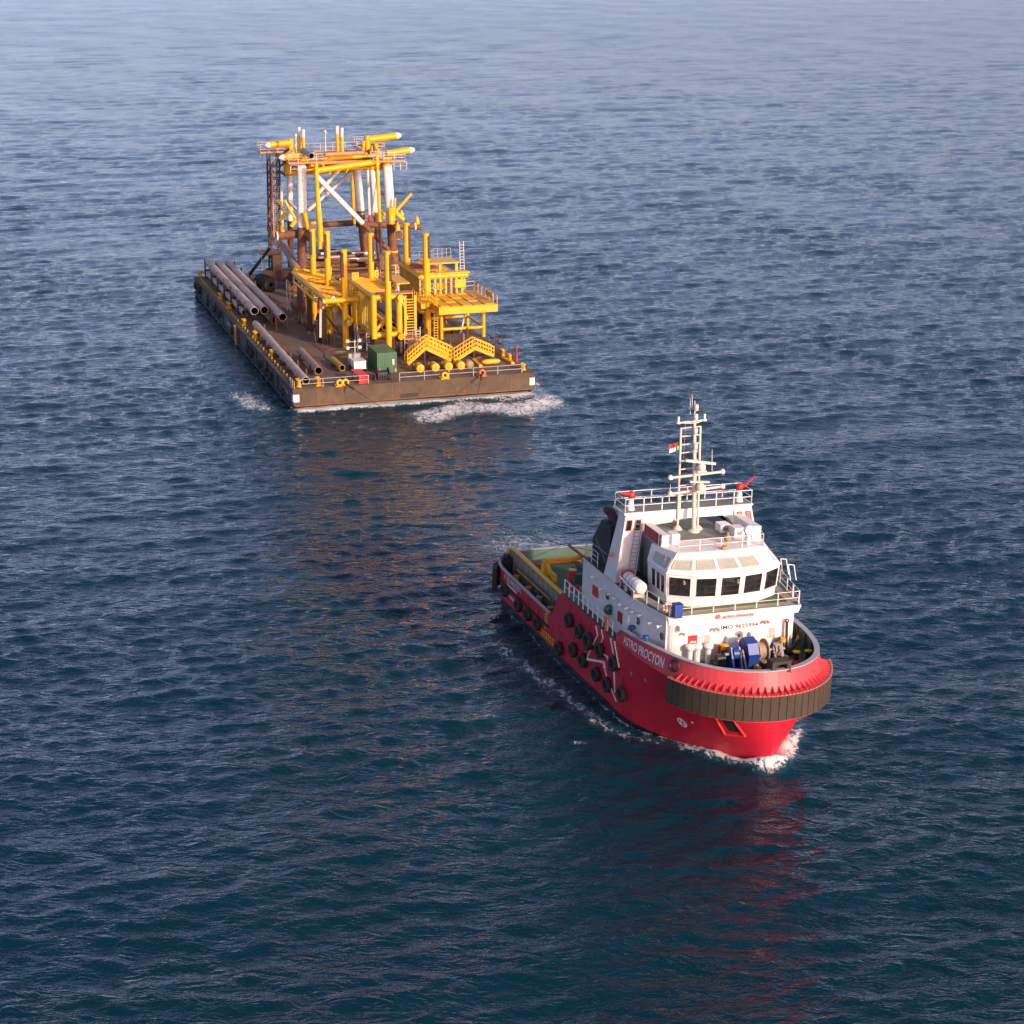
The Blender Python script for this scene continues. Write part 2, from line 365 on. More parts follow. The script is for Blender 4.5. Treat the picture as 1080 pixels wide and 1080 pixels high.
    right = np.exp(-((by - W - 1.4 - 0.12 * np.clip(-bx, 0, 60)) / 1.3) ** 2) * sm(bx, -34, -10) * (bx < 2.0) * 0.62
    left = np.exp(-((by + 3.4 - 0.10 * bx) / 2.2) ** 4) * sm(bx, -17, -9) * sm(bx, 2.5, -3) * 0.66
    lside = np.exp(-((by + 0.5) / 0.6) ** 2) * sm(bx, -77, -70) * (bx < 0.5) * 0.40
    aft = np.exp(-((by + 2.5) / 1.5) ** 2) * np.exp(-((bx + 72) / 8) ** 2) * 0.5
    f = np.maximum.reduce([band, churn, churn2, right, left, lside, aft]) * nb
    foam = np.maximum(foam, f)
    Z += nb * ins * 0.35 * np.exp(-((bx - 0.9) / 0.9) ** 2)
    Z += nb * 0.30 * np.exp(-((bx - 4.2 - 1.3 * np.sin(by * 0.55)) / 1.5) ** 2) * sm(by, 11, 16) * sm(by, W + 5, W)
    # a few stray breaking crests
    for px, py, rx, ry in [(513, 757, 1.1, 0.25), (406, 720, 0.5, 0.18), (917, 733, 0.6, 0.4), (612, 783, 1.0, 0.25), (520, 757, 0.8, 0.2), (592, 541, 1.2, 0.7), (908, 718, 0.5, 0.3), (480, 462, 0.9, 0.4), (425, 705, 0.5, 0.15)]:
        g = ground(px, py); foam = np.maximum(foam, 0.66 * np.exp(-((X - g.x) / rx) ** 2 - ((Y - g.y) / (ry * 2.2)) ** 2))
    # keep the inside of both hulls below their bottoms' sight line
    nv = X.size; ny, nx = X.shape
    co = np.empty((nv, 3), np.float32); co[:, 0] = (X + DX).ravel(); co[:, 1] = (Y + DY).ravel(); co[:, 2] = Z.ravel()
    idx = np.arange(nv).reshape(ny, nx)
    q = np.stack([idx[:-1, :-1], idx[:-1, 1:], idx[1:, 1:], idx[1:, :-1]], -1).reshape(-1, 4)
    me = bpy.data.meshes.new('sea'); me.vertices.add(nv); me.vertices.foreach_set('co', co.ravel())
    me.loops.add(q.size); me.loops.foreach_set('vertex_index', q.ravel().astype(np.int32))
    me.polygons.add(len(q)); me.polygons.foreach_set('loop_start', np.arange(0, q.size, 4, dtype=np.int32))
    me.polygons.foreach_set('use_smooth', np.ones(len(q), bool)); me.update(calc_edges=True)
    at = me.attributes.new('foam', 'FLOAT', 'POINT'); at.data.foreach_set('value', foam.ravel().astype(np.float32))
    rough = 0.03 + 0.10 * np.clip((Y - 260) / 900, 0, 1)       # wavelets too fine for the far sheet
    at = me.attributes.new('rough', 'FLOAT', 'POINT'); at.data.foreach_set('value', rough.ravel().astype(np.float32))
    at = me.attributes.new('gust', 'FLOAT', 'POINT'); at.data.foreach_set('value', gust.ravel().astype(np.float32))
    ob = bpy.data.objects.new('sea', me); COL.objects.link(ob); ob['kind'] = 'structure'
    # water: dark teal body, sky reflection by Fresnel, small ripples as bump, foam where the hulls break the surface
    m = bpy.data.materials.new('sea_water'); m.use_nodes = True; n = m.node_tree.nodes; l = m.node_tree.links; n.clear()
    out = n.new('ShaderNodeOutputMaterial')
    wt = n.new('ShaderNodeBsdfPrincipled'); wt.inputs['Base Color'].default_value = WATER_COL; wt.inputs['Roughness'].default_value = 0.03
    wt.inputs['IOR'].default_value = 1.333; wt.inputs['Specular IOR Level'].default_value = 0.5
    fo = n.new('ShaderNodeBsdfPrincipled'); fo.inputs['Base Color'].default_value = (0.72, 0.73, 0.74, 1); fo.inputs['Roughness'].default_value = 0.9
    tc = n.new('ShaderNodeTexCoord')
    def mapped(sc, rot=0.3):
        mp = n.new('ShaderNodeMapping'); mp.inputs['Scale'].default_value = sc; mp.inputs['Rotation'].default_value = (0, 0, rot)
        l.new(tc.outputs['Object'], mp.inputs[0]); return mp.outputs[0]
    def nz(vec, sc, det, ro=0.6, dist=0.0):
        t = n.new('ShaderNodeTexNoise'); t.inputs['Scale'].default_value = sc; t.inputs['Detail'].default_value = det; t.inputs['Roughness'].default_value = ro
        t.inputs['Distortion'].default_value = dist; l.new(vec, t.inputs['Vector']); return t.outputs['Fac']
    def math_(op, a, b):
        k = n.new('ShaderNodeMath'); k.operation = op
        for s_, i in ((a, 0), (b, 1)):
            if isinstance(s_, (int, float)): k.inputs[i].default_value = s_
            else: l.new(s_, k.inputs[i])
        return k.outputs[0]
    gu = n.new('ShaderNodeAttribute'); gu.attribute_name = 'gust'
    ridge = lambda f: math_('SUBTRACT', 1.0, math_('ABSOLUTE', math_('SUBTRACT', math_('MULTIPLY', f, 2.0), 1.0), 0.0))
    h1 = ridge(nz(mapped((0.55, 1.25, 1), 0.25), 0.62, 4, 0.58, 0.5))      # chop of about a metre
    h2 = ridge(nz(mapped((0.6, 1.2, 1), -0.3), 1.7, 3, 0.6, 0.4))        # ripples
    b1 = n.new('ShaderNodeBump'); b1.inputs['Distance'].default_value = 0.29; l.new(h1, b1.inputs['Height']); l.new(math_('MULTIPLY', gu.outputs['Fac'], 0.75), b1.inputs['Strength'])
    b2 = n.new('ShaderNodeBump'); b2.inputs['Distance'].default_value = 0.075; l.new(h2, b2.inputs['Height']); l.new(math_('MULTIPLY', gu.outputs['Fac'], 0.7), b2.inputs['Strength']); l.new(b1.outputs[0], b2.inputs['Normal'])
    l.new(b2.outputs[0], wt.inputs['Normal'])
    ro_ = n.new('ShaderNodeAttribute'); ro_.attribute_name = 'rough'; l.new(ro_.outputs['Fac'], wt.inputs['Roughness'])
    fa = n.new('ShaderNodeAttribute'); fa.attribute_name = 'foam'
    f1 = nz(mapped((1.3, 0.8, 1)), 1.1, 9, 0.66, 1.2); f2 = nz(mapped((1, 1, 1), 1.0), 4.5, 6, 0.7, 0.8)
    pat = math_('ADD', math_('MULTIPLY', f1, 0.62), math_('MULTIPLY', f2, 0.38))
    v = math_('SUBTRACT', math_('ADD', fa.outputs['Fac'], math_('MULTIPLY', pat, 2.6)), 1.86)
    mr = n.new('ShaderNodeMapRange'); mr.inputs[1].default_value = 0.0; mr.inputs[2].default_value = 0.30; l.new(v, mr.inputs[0])
    gate = n.new('ShaderNodeMapRange'); gate.inputs[1].default_value = 0.05; gate.inputs[2].default_value = 0.25; l.new(fa.outputs['Fac'], gate.inputs[0])
    fac = math_('MULTIPLY', mr.outputs[0], gate.outputs[0])
    bf = n.new('ShaderNodeBump'); bf.inputs['Strength'].default_value = 0.9; bf.inputs['Distance'].default_value = 0.15; l.new(pat, bf.inputs['Height']); l.new(bf.outputs[0], fo.inputs['Normal'])
    # aerated water round the foam is a paler green blue
    aer = n.new('ShaderNodeMix'); aer.data_type = 'RGBA'; aer.inputs[6].default_value = WATER_COL; aer.inputs[7].default_value = (0.03, 0.13, 0.17, 1)
    ar = n.new('ShaderNodeMapRange'); ar.inputs[1].default_value = 0.2; ar.inputs[2].default_value = 1.0; ar.inputs[4].default_value = 0.7; l.new(fa.outputs['Fac'], ar.inputs[0])
    l.new(ar.outputs[0], aer.inputs[0]); l.new(aer.outputs[2], wt.inputs['Base Color'])
    ms = n.new('ShaderNodeMixShader'); l.new(fac, ms.inputs[0]); l.new(wt.outputs[0], ms.inputs[1]); l.new(fo.outputs[0], ms.inputs[2]); l.new(ms.outputs[0], out.inputs[0])
    me.materials.append(m)
    return ob
WATER_COL = (0.0005, 0.025, 0.041, 1)
build_sea()

# ================================================================== the tug
tug = thing('supply_tug', 'red and white supply tug steaming towards the viewer with a towed barge behind', 'tugboat', TUG)
def P(mb, name, mats, parent=None): return mb.build(name, mats, parent or tug)
N_ST = len(HULL)
def ztop(x): return interp([(-41, 2.55), (-38, 2.35), (-25.2, 2.3), (-24.9, 2.35), (-23.3, 4.75), (-22.9, 4.85), (1, 4.85)], x)
def hull_part():
    mb = MB(); rows = 14
    for s in (1, -1):
        vs = []
        for i in range(N_ST):
            zt = ztop(HULL[i][0])
            for j in range(rows + 1):
                p = hull_pt(i, -2.6 + (zt + 2.6) * j / rows); vs.append((p.x, p.y * s, p.z))
        fs = []
        for i in range(N_ST - 1):
            for j in range(rows):
                a, b, c, d = i * (rows + 1) + j, (i + 1) * (rows + 1) + j, (i + 1) * (rows + 1) + j + 1, i * (rows + 1) + j + 1
                fs.append((a, b, c, d) if s < 0 else (d, c, b, a))
        mb.add(vs, fs, 0, True)
    return P(mb, 'hull', 'hull_red')
hull = hull_part()
def outline(z, x0, x1, inset=0.06):   # closed plan polygon of the hull between two x, counter-clockwise
    pts = [hull_pt(i, z) for i in range(N_ST)]
    pts = [(p.x, max(0.0, p.y - inset)) for p in pts if x0 <= p.x <= x1]
    if pts[0][0] > x0 + 0.01: pts = [(x0, half_breadth(x0, z) - inset)] + pts
    lo = [(x, -y) for x, y in pts]; hi = [(x, y) for x, y in pts if y > 1e-3]
    return lo + hi[::-1]
P(MB().prism(outline(1.15, -40.3, -22.9), 1.0, 1.15), 'main_deck', 'deck_green')
P(MB().prism(outline(4.85, -22.9, 0.5), 4.7, 4.85), 'forecastle_deck', 'deck_green')
P(MB().box(-23.05, -22.9, -6.5, 6.5, 1.16, 4.84), 'deck_step_bulkhead', 'red')

# --- bulwark round the bow: leans inward above the fender shelf
DK = [(p.x, p.y) for p in SPL]
def deck_normal(i):
    a = DK[max(i - 1, 0)]; b = DK[min(i + 1, N_ST - 1)]
    d = Vector((b[0] - a[0], b[1] - a[1])); d = Vector((d.y, -d.x)) * -1
    d = Vector((-(b[1] - a[1]), (b[0] - a[0])))
    if i == N_ST - 1: d = Vector((1, 0))
    return d.normalized()
def lean(x): return interp([(-13, 0.0), (-9.4, 0.08), (-3.4, 0.40), (0.8, 0.62)], x)
def btop(x): return interp([(-12.7, 4.86), (-11.2, 5.98), (-6, 6.25), (0.8, 6.42)], x)
def bulwark_pt(i, t, off=0.0, side=1):
    x, y = DK[i]; nrm = deck_normal(i); k = -lean(x) * t + off
    return V(x + nrm.x * k, max(0.0, y + nrm.y * k) * side if i < N_ST - 1 else 0.0, 4.85 + (btop(x) - 4.85) * t)
BI = [i for i in range(N_ST) if DK[i][0] >= -12.8]
def bulwark_side(s, off, flip, m, mb):
    vs = [bulwark_pt(i, t, off, s) for i in BI for t in (0, 0.5, 1)]; k = 3
    for a in range(len(BI) - 1):
        for j in range(2):
            q = (a * k + j, (a + 1) * k + j, (a + 1) * k + j + 1, a * k + j + 1)
            mb.add([vs[z] for z in q], [(0, 1, 2, 3) if flip else (3, 2, 1, 0)], m, True)
mb = MB()
for s in (1, -1):
    bulwark_side(s, 0.004, s < 0, 0, mb); bulwark_side(s, -0.12, s > 0, 1, mb)
bulwark = P(mb, 'bow_bulwark', ['red_bulwark_lit', 'bulwark_inner'])
mb = MB()
for s in (1, -1):
    for a, b in zip(BI[:-1], BI[1:]):
        p = [bulwark_pt(a, 1, 0.08, s), bulwark_pt(b, 1, 0.08, s), bulwark_pt(b, 1, -0.30, s), bulwark_pt(a, 1, -0.30, s)]
        if s > 0: p = p[::-1]
        mb.hexa([q + V(0, 0, 0.003) for q in p] + [q + V(0, 0, 0.07) for q in p])
P(mb, 'cap_rail', 'cap_grey', bulwark)
for s in (1, -1):      # frames inside the bulwark
    for i in BI[2::2]:
        if 0.4 < DK[i][1]:
            a = bulwark_pt(i, 0.02, -0.13, s); b = bulwark_pt(i, 0.93, -0.13, s); c = bulwark_pt(i, 0.02, -0.55, s)
            t = (deck_normal(i).orthogonal() * 0.03); t = V(t.x, t.y * s, 0)
            P(MB().plate([a - t, b - t, c - t], V(*t).normalized(), 0.06), 'bulwark_frame', 'bulwark_inner', bulwark)
def arc_pts(step, x0):   # points along the deck line, starboard end round the stem to the port end
    half = [(i + f, None) for i in range(BI[0], N_ST - 1) for f in (0, 0.25, 0.5, 0.75)] + [(N_ST - 1, None)]
    def at(q, off, z, s):
        i = int(q); f = q - i; j = min(i + 1, N_ST - 1)
        a = V(*DK[i], 0).lerp(V(*DK[j], 0), f); nr = deck_normal(i).lerp(deck_normal(j), f)
        return V(a.x + nr.x * off, (a.y + nr.y * off) * s, z)
    base = [(q, -1) for q, _ in half if at(q, 0, 0, 1).x >= x0] + [(q, 1) for q, _ in half[::-1][1:] if at(q, 0, 0, 1).x >= x0]
    out = [base[0]]; acc = 0
    L = [0]
    for (q, s), (q2, s2) in zip(base[:-1], base[1:]): L.append(L[-1] + (at(q, 0.5, 0, s) - at(q2, 0.5, 0, s2)).length)
    n = round(L[-1] / step); res = []
    for k in range(n + 1):
        d = L[-1] * k / n
        for m in range(len(L) - 1):
            if L[m] <= d <= L[m + 1] + 1e-6:
                f = (d - L[m]) / max(1e-9, L[m + 1] - L[m]); (q, s), (q2, s2) = base[m], base[m + 1]
                res.append(lambda off, z, q=q, s=s, q2=q2, s2=s2, f=f: at(q, off, z, s).lerp(at(q2, off, z, s2), f)); break
    return res
FEND = arc_pts(0.60, -4.1)
for a, b in zip(FEND[:-1], FEND[1:]):
    g = 0.035; p = []
    for z in (3.32, 5.08):
        ring = [a(0.04, z).lerp(b(0.04, z), g), a(0.60, z).lerp(b(0.60, z), g), a(0.60, z).lerp(b(0.60, z), 1 - g), a(0.04, z).lerp(b(0.04, z), 1 - g)]
        p += ring
    P(MB().hexa(p), 'fender_block', 'fender_rubber')
mb = MB(); mb2 = MB()
for a, b in zip(FEND[:-1], FEND[1:]):
    mb.hexa([a(-0.1, 5.09), a(0.62, 5.09), b(0.62, 5.09), b(-0.1, 5.09), a(-0.1, 5.14), a(0.62, 5.14), b(0.62, 5.14), b(-0.1, 5.14)])
    mb.hexa([a(-0.9, 3.24), a(0.5, 3.24), b(0.5, 3.24), b(-0.9, 3.24), a(-0.9, 3.31), a(0.5, 3.31), b(0.5, 3.31), b(-0.9, 3.31)])
    for f in (0.12, 0.62):
        q = lambda o, z, g: a(o, z).lerp(b(o, z), g)
        mb2.hexa([q(0.52, 5.143, f), q(0.635, 5.143, f), q(0.635, 5.143, f + 0.3), q(0.52, 5.143, f + 0.3), q(0.52, 5.18, f), q(0.635, 5.18, f), q(0.635, 5.18, f + 0.3), q(0.52, 5.18, f + 0.3)])
P(mb, 'fender_shelf', 'red_bulwark_lit')['kind'] = 'stuff'; P(mb2, 'fender_clamp', 'tan_wood')['kind'] = 'stuff'
GUS = arc_pts(0.52, -3.9)
for a in GUS[1:-1]:
    t = (a(0.5, 0) - a(0.0, 0)).normalized(); t = V(-t.y, t.x, 0) * 0.025
    P(MB().plate([a(-0.30, 5.14) - t, a(0.44, 5.14) - t, a(-0.33, 5.56) - t], t.normalized(), 0.05), 'fender_bracket', 'red_bulwark_lit')
mb = MB(); e = FEND[0]     # forward end plates of the fender
# anchor pocket low on the starboard bow: dark sheet paints its shaded inside
pk = [TUG.x(px, py, -1.0) for px, py in ((763, 762), (784, 763), (796, 786), (775, 785))]
def bow_patch(uv, off):     # point on the hull surface near x with small outward offset (starboard)
    x, z = uv; hb = half_breadth(x, z); return V(x, -hb - off, z)
pl = [(-1.75, 2.95), (-0.80, 2.95), (-0.62, 1.55), (-1.75, 1.35)]
pq = lambda u, v: (pl[0][0] * (1 - u) * (1 - v) + pl[1][0] * u * (1 - v) + pl[2][0] * u * v + pl[3][0] * (1 - u) * v, pl[0][1] * (1 - u) * (1 - v) + pl[1][1] * u * (1 - v) + pl[2][1] * u * v + pl[3][1] * (1 - u) * v)
mb = MB().add([bow_patch(pq(0.35 + 0.65 * i / 5, 0.8 * j / 5), 0.03) for i in range(6) for j in range(6)], [(i * 6 + j, i * 6 + j + 1, (i + 1) * 6 + j + 1, (i + 1) * 6 + j) for i in range(5) for j in range(5)])
P(mb, 'anchor_pocket_shade', 'dark')
mb = MB()
for a, b in zip(pl, pl[1:] + pl[:1]): mb.bar(bow_patch(a, 0.03), bow_patch(b, 0.03), 0.10, 0.14)
P(mb, 'anchor_pocket_frame', 'red_bright')
# bilge keel band, side rubbing bars
for s in (-1, 1):
    mb = MB()
    for x0, x1, z in ((-39.0, -25.5, 1.15),):
        n = 14
        for k in range(n):
            xa, xb = x0 + (x1 - x0) * k / n, x0 + (x1 - x0) * (k + 1) / n
            ya, yb = [next((hull_pt(i, z).y + (hull_pt(i + 1, z).y - hull_pt(i, z).y) * (x - hull_pt(i, z).x) / max(1e-6, hull_pt(i + 1, z).x - hull_pt(i, z).x) for i in range(3, N_ST - 1) if hull_pt(i, z).x <= x <= hull_pt(i + 1, z).x), 6.2) for x in (xa, xb)]
            mb.bar((xa, s * (ya + 0.06), z), (xb, s * (yb + 0.06), z), 0.16, 0.2)
    P(mb, 'rubbing_strake', 'rubber')
    mb = MB().bar((-24.5, s * 6.64, 1.9), (-10.5, s * (half_breadth(-10.5, 2.0) + 0.04), 2.0), 0.05, 0.05)
    P(mb, 'hull_weld_line', 'red_bulwark_lit')
# aft bulwark cap and inner face
mb = MB(); mb2 = MB()
for s in (1, -1):
    prev = None
    for i in range(N_ST):
        x = HULL[i][0]
        if x > -24.9: break
        p = hull_pt(i, ztop(x)); p = V(p.x, p.y * s, p.z)
        if prev is not None and (p - prev).length > 1e-3:
            mb.bar(prev + V(0, 0, 0.03), p + V(0, 0, 0.03), 0.26, 0.07)
            ins = lambda v: V(v.x + (0.14 if v.x < -40 else 0), v.y - 0.14 * s * min(1, abs(v.y) / 4), v.z)
            a, b = ins(prev), ins(p); mb2.add([a, b, V(b.x, b.y, 1.15), V(a.x, a.y, 1.15)], [(0, 1, 2, 3)], 0, True)
        prev = p
P(mb, 'aft_cap_rail', 'cap_grey'); P(mb2, 'aft_bulwark_inner', 'deck_teal')
# yellow and black hazard stripes on the side, white pipework down the side
for k in range(7):
    P(MB().plate([V(-26.4, -6.612, 1.95 - k * 0.19), V(-25.7, -6.612, 2.15 - k * 0.19), V(-25.7, -6.612, 2.05 - k * 0.19), V(-26.4, -6.612, 1.85 - k * 0.19)], (0, -1, 0), 0.012), 'hazard_stripe', 'yellow')
for k in range(6):
    for j in range(2):
        P(MB().plate([V(-27.0 + k * 0.5, -6.612, 0.55 - j * 0.34), V(-26.72 + k * 0.5, -6.612, 0.55 - j * 0.34), V(-26.84 + k * 0.5, -6.612, 0.28 - j * 0.34), V(-27.12 + k * 0.5, -6.612, 0.28 - j * 0.34)], (0, -1, 0), 0.012), 'hazard_stripe', 'yellow')
def side_line(pts, r=0.07, m='white', name='overboard_pipe'):
    q = []
    for px, py in pts:
        h = TUG.y(px, py, -6.66)
        hb = half_breadth(h.x, h.z); q.append(TUG.y(px, py, -hb - 0.05))
    P(MB().path(q, r, 8), name, m)
side_line([(628.5, 660), (630.5, 670), (623, 685), (619.5, 694)], 0.06); side_line([(634.5, 664), (636, 673), (633.5, 678)], 0.06)
side_line([(619.5, 695.5), (637, 698.5), (638, 705)], 0.10); side_line([(638, 706), (640, 714)], 0.06)
side_line([(636.5, 690), (640, 692), (642, 697)], 0.07); side_line([(644, 673), (647, 690)], 0.06); side_line([(648, 676), (651.5, 696), (653, 704)], 0.06)
side_line([(647.5, 708), (648.5, 730)], 0.06); side_line([(644.5, 726), (650, 740)], 0.05)
side_line([(660, 728), (663, 742)], 0.035); side_line([(675.5, 736), (679, 750)], 0.035)
def mark_ring(cx, cz, r0, r1, name, m='white_lettering', n=20):
    vs = []
    for k in range(n):
        c, s_ = math.cos(2 * math.pi * k / n), math.sin(2 * math.pi * k / n)
        vs += [bow_patch((cx + r0 * c, cz + r0 * s_), 0.015), bow_patch((cx + r1 * c, cz + r1 * s_), 0.015)]
    P(MB().add(vs, [(2 * k, 2 * k + 1, (2 * k + 3) % (2 * n), (2 * k + 2) % (2 * n)) for k in range(n)]), name, m)
c = TUG.y(719.7, 762, -4.6)
for it in range(5): c = TUG.y(719.7, 762, -half_breadth(c.x, c.z))
mark_ring(c.x, c.z, 0.26, 0.36, 'thruster_mark')
for dx, dz in ((0, 0.15), (-0.13, -0.08), (0.13, -0.08)): mark_ring(c.x + dx, c.z + dz, 0.0, 0.105, 'thruster_mark')
mark_ring(c.x + 0.95, c.z + 0.35, 0.0, 0.09, 'bulb_mark')
for px, py in ((666, 710), (681, 717.5), (707, 730)):
    h = TUG.y(px, py, -6)
    for it in range(5): h = TUG.y(px, py, -half_breadth(h.x, h.z))
    mark_ring(h.x, h.z, 0.0, 0.14, 'side_light_port', 'tan_wood')
# mooring hole through the starboard bulwark
c = TUG.y(716, 701.5, -5.2); hb = max(0.1, half_breadth(c.x, 4.85) - 0.20)
nr = V(0.42, -0.88, 0.25).normalized(); pc = V(c.x, -hb, c.z)
P(MB().lathe(pc, [(0.30, -0.10), (0.46, -0.06), (0.46, 0.12), (0.40, 0.16), (0.32, 0.12), (0.30, -0.10), (0.0, -0.10)], nr, 20), 'mooring_eye', 'black_paint', bulwark)
# names painted on the bulwark
ia = [i for i in BI if DK[i][0] >= -11.3]
Ls = [0.0]
for a, b in zip(ia[:-1], ia[1:]): Ls.append(Ls[-1] + (bulwark_pt(a, 0.5, 0, -1) - bulwark_pt(b, 0.5, 0, -1)).length)
def name_place(u, v):
    u += 0.35
    for k in range(len(Ls) - 1):
        if Ls[k] <= u <= Ls[k + 1]:
            f = (u - Ls[k]) / (Ls[k + 1] - Ls[k]); t = (v + 0.28) / 1.2
            return bulwark_pt(ia[k], t, 0.016, -1).lerp(bulwark_pt(ia[k + 1], t, 0.016, -1), f)
    return bulwark_pt(ia[-1], 0.5, 0.016, -1)
text_mesh('ASTRO PROCYON', 'ship_name', 0.62, name_place, 'white_lettering', bulwark, width=5.5)
def stern_place(x0, z0):
    def f(u, v):
        x = x0 + u; z = z0 + v; y = next((hull_pt(i, z).y + (hull_pt(i + 1, z).y - hull_pt(i, z).y) * (x - hull_pt(i, z).x) / max(1e-6, hull_pt(i + 1, z).x - hull_pt(i, z).x) for i in range(3, N_ST - 1) if hull_pt(i, z).x <= x <= hull_pt(i + 1, z).x), 6.5)
        return V(x, -y - 0.018, z)
    return f
text_mesh('ASTRO PROCYON', 'stern_name', 0.5, stern_place(-36.2, 1.62), 'white_lettering', hull, width=4.2)
for k in range(6):
    f = stern_place(-35.5, 1.30); P(MB().add([f(k * 0.42, 0), f(k * 0.42 + 0.3, 0), f(k * 0.42 + 0.3, 0.2), f(k * 0.42, 0.2)], [(0, 1, 2, 3)]), 'stern_mark', 'white_lettering')
    f = stern_place(-35.0, 0.42); P(MB().add([f(k * 0.33, 0), f(k * 0.33 + 0.24, 0), f(k * 0.33 + 0.24, 0.24), f(k * 0.33, 0.24)], [(0, 1, 2, 3)]), 'stern_mark', 'white_lettering')
# stern corner: black fender and horn
for s in (-1, 1):
    mb = MB(); pts = [V(-40.2, s * 5.3, 0), V(-39.3, s * 6.3, 0), V(-37.9, s * 6.85, 0)]
    for a, b in zip(pts[:-1], pts[1:]): mb.bar(a + V(0, 0, 0.9), b + V(0, 0, 0.9), 0.4, 2.0)
    P(mb, 'stern_fender', 'rubber')
    P(MB().box(-38.9, -38.2, s * 5.6 - 0.4, s * 5.6 + 0.4, 1.16, 2.7).tube((-38.5, s * 5.6, 2.7), (-38.5, s * 5.6, 3.0), 0.3), 'stern_bollard', 'black_paint')

# --- aft deck: yellow topped cargo rails either side
for s in (-1, 1):
    y = 5.0 * s
    pts = [V(-39.5, y, 2.2), V(-39.35, y, 2.95), V(-38.9, y, 3.3), V(-38.2, y, 3.4), V(-25.3, y, 3.25)]
    mb = MB().path(pts, 0.19, 12)
    cr = P(mb, 'cargo_rail', 'yellow')
    n = 12
    for k in range(n):
        xa = -39.3 + k * 1.18; P(MB().box(xa, xa + 1.1, y - 0.05, y + 0.05, 1.16, 3.2), 'cargo_rail_plate', 'inner_plate', cr)
        P(MB().box(xa + 1.1, xa + 1.18, y - 0.11, y + 0.11, 1.16, 3.2), 'cargo_rail_post', 'inner_plate', cr)
    P(MB().bar((-36.2, y - 0.5 * s * -1, 2.35), (-28.3, y + 0.5 * s, 2.35), 0.07), 'grab_rail', 'yellow')
    for px, py in ((545, 615), (558, 622), (569, 636), (581, 641)):
        h = TUG.y(px, py, -5.5); P(MB().tube((h.x, 5.55 * s, 1.16), (h.x, 5.55 * s, 1.75), 0.22).tube((h.x, 5.55 * s, 1.75), (h.x, 5.55 * s, 1.83), 0.30), 'deck_bollard', ['yellow_dull'])
# yellow gantry arch near the winch
a0 = TUG.y(571, 600, -4.6)
P(MB().bar((-31.8, -4.7, 3.2), (-31.8, -4.55, 4.4), 0.55, 0.5).bar((-31.8, -4.6, 4.45), (-31.8, 4.6, 4.45), 0.45, 0.3).bar((-31.8, 4.7, 3.2), (-31.8, 4.55, 4.4), 0.55, 0.5)
  .bar((-31.5, -4.6, 4.2), (-29.4, -4.6, 3.3), 0.25).bar((-29.4, -4.6, 3.95), (-29.4, -4.6, 3.1), 0.2).bar((-31.5, -4.6, 3.9), (-29.4, -4.6, 3.9), 0.18), 'tow_gantry', 'yellow')
# towing winch
WX = -2.6
class WMB(MB):
    def build(s, *a, **k):
        s.v = [(p[0] + WX, p[1], p[2]) for p in s.v]; return MB.build(s, *a, **k)
wn = P(WMB().box(-26.6, -23.4, -3.6, 3.6, 1.16, 1.6).box(-26.2, -23.9, -3.5, -3.25, 1.6, 4.9).box(-26.2, -23.9, 3.25, 3.5, 1.6, 4.9).box(-26.2, -23.9, -0.15, 0.15, 1.6, 4.7), 'towing_winch', 'winch_green')
for y0, y1 in ((-3.2, -0.2), (0.2, 3.2)):
    P(WMB().tube((-25, y0, 3.7), (-25, y1, 3.7), 0.95, n=24), 'winch_drum', 'steel_grey', wn)
    for y in (y0, y1 - 0.2): P(WMB().tube((-25, y, 3.7), (-25, y + 0.2, 3.7), 1.75, n=28), 'drum_flange', 'winch_green', wn)
P(WMB().box(-24.2, -23.5, -4.3, -1.2, 4.2, 5.0), 'winch_cover', 'winch_green', wn)
P(WMB().box(-24.3, -24.21, -4.2, 3.0, 4.45, 4.75), 'winch_band', 'white', wn)
for k in range(3): P(WMB().box(-24.36, -24.31, -3.9 + k * 1.0, -3.3 + k * 1.0, 4.52, 4.68), 'band_mark', 'red_bright', wn)
P(WMB().tube((-25.0, 0.2, 5.0), (-25.0, 0.2, 5.35), 0.35).tube((-25.0, 0.2, 5.35), (-25.0, 0.2, 5.5), 0.2), 'winch_cap', 'winch_green', wn)
# red inclined stair / ramp from the forecastle down to the aft deck
P(MB().bar((-28.6, -3.9, 2.2), (-23.6, -3.9, 5.0), 0.12, 0.5).bar((-28.6, -4.9, 2.2), (-23.6, -4.9, 5.0), 0.12, 0.35), 'stair_stringer', 'red_faded')
mb = MB()
for k in range(9): mb.bar((-28.4 + k * 0.55, -4.85, 2.25 + k * 0.31), (-28.4 + k * 0.55, -3.95, 2.25 + k * 0.31), 0.25, 0.05)
P(mb, 'stair_tread', 'galvanised')
# small knuckle boom
b0 = TUG.y(616, 587.5, -1.5); b1 = TUG.y(600.5, 575.5, -1.5)
P(MB().tube(b0, b1, 0.13).tube(b0 + (b0 - b1) * 0.22, b0, 0.10), 'deck_boom', 'red_faded')
P(MB().tube((b0.x, -1.5, 1.16), (b0.x, -1.5, b0.z), 0.2), 'boom_post', 'steel_grey')

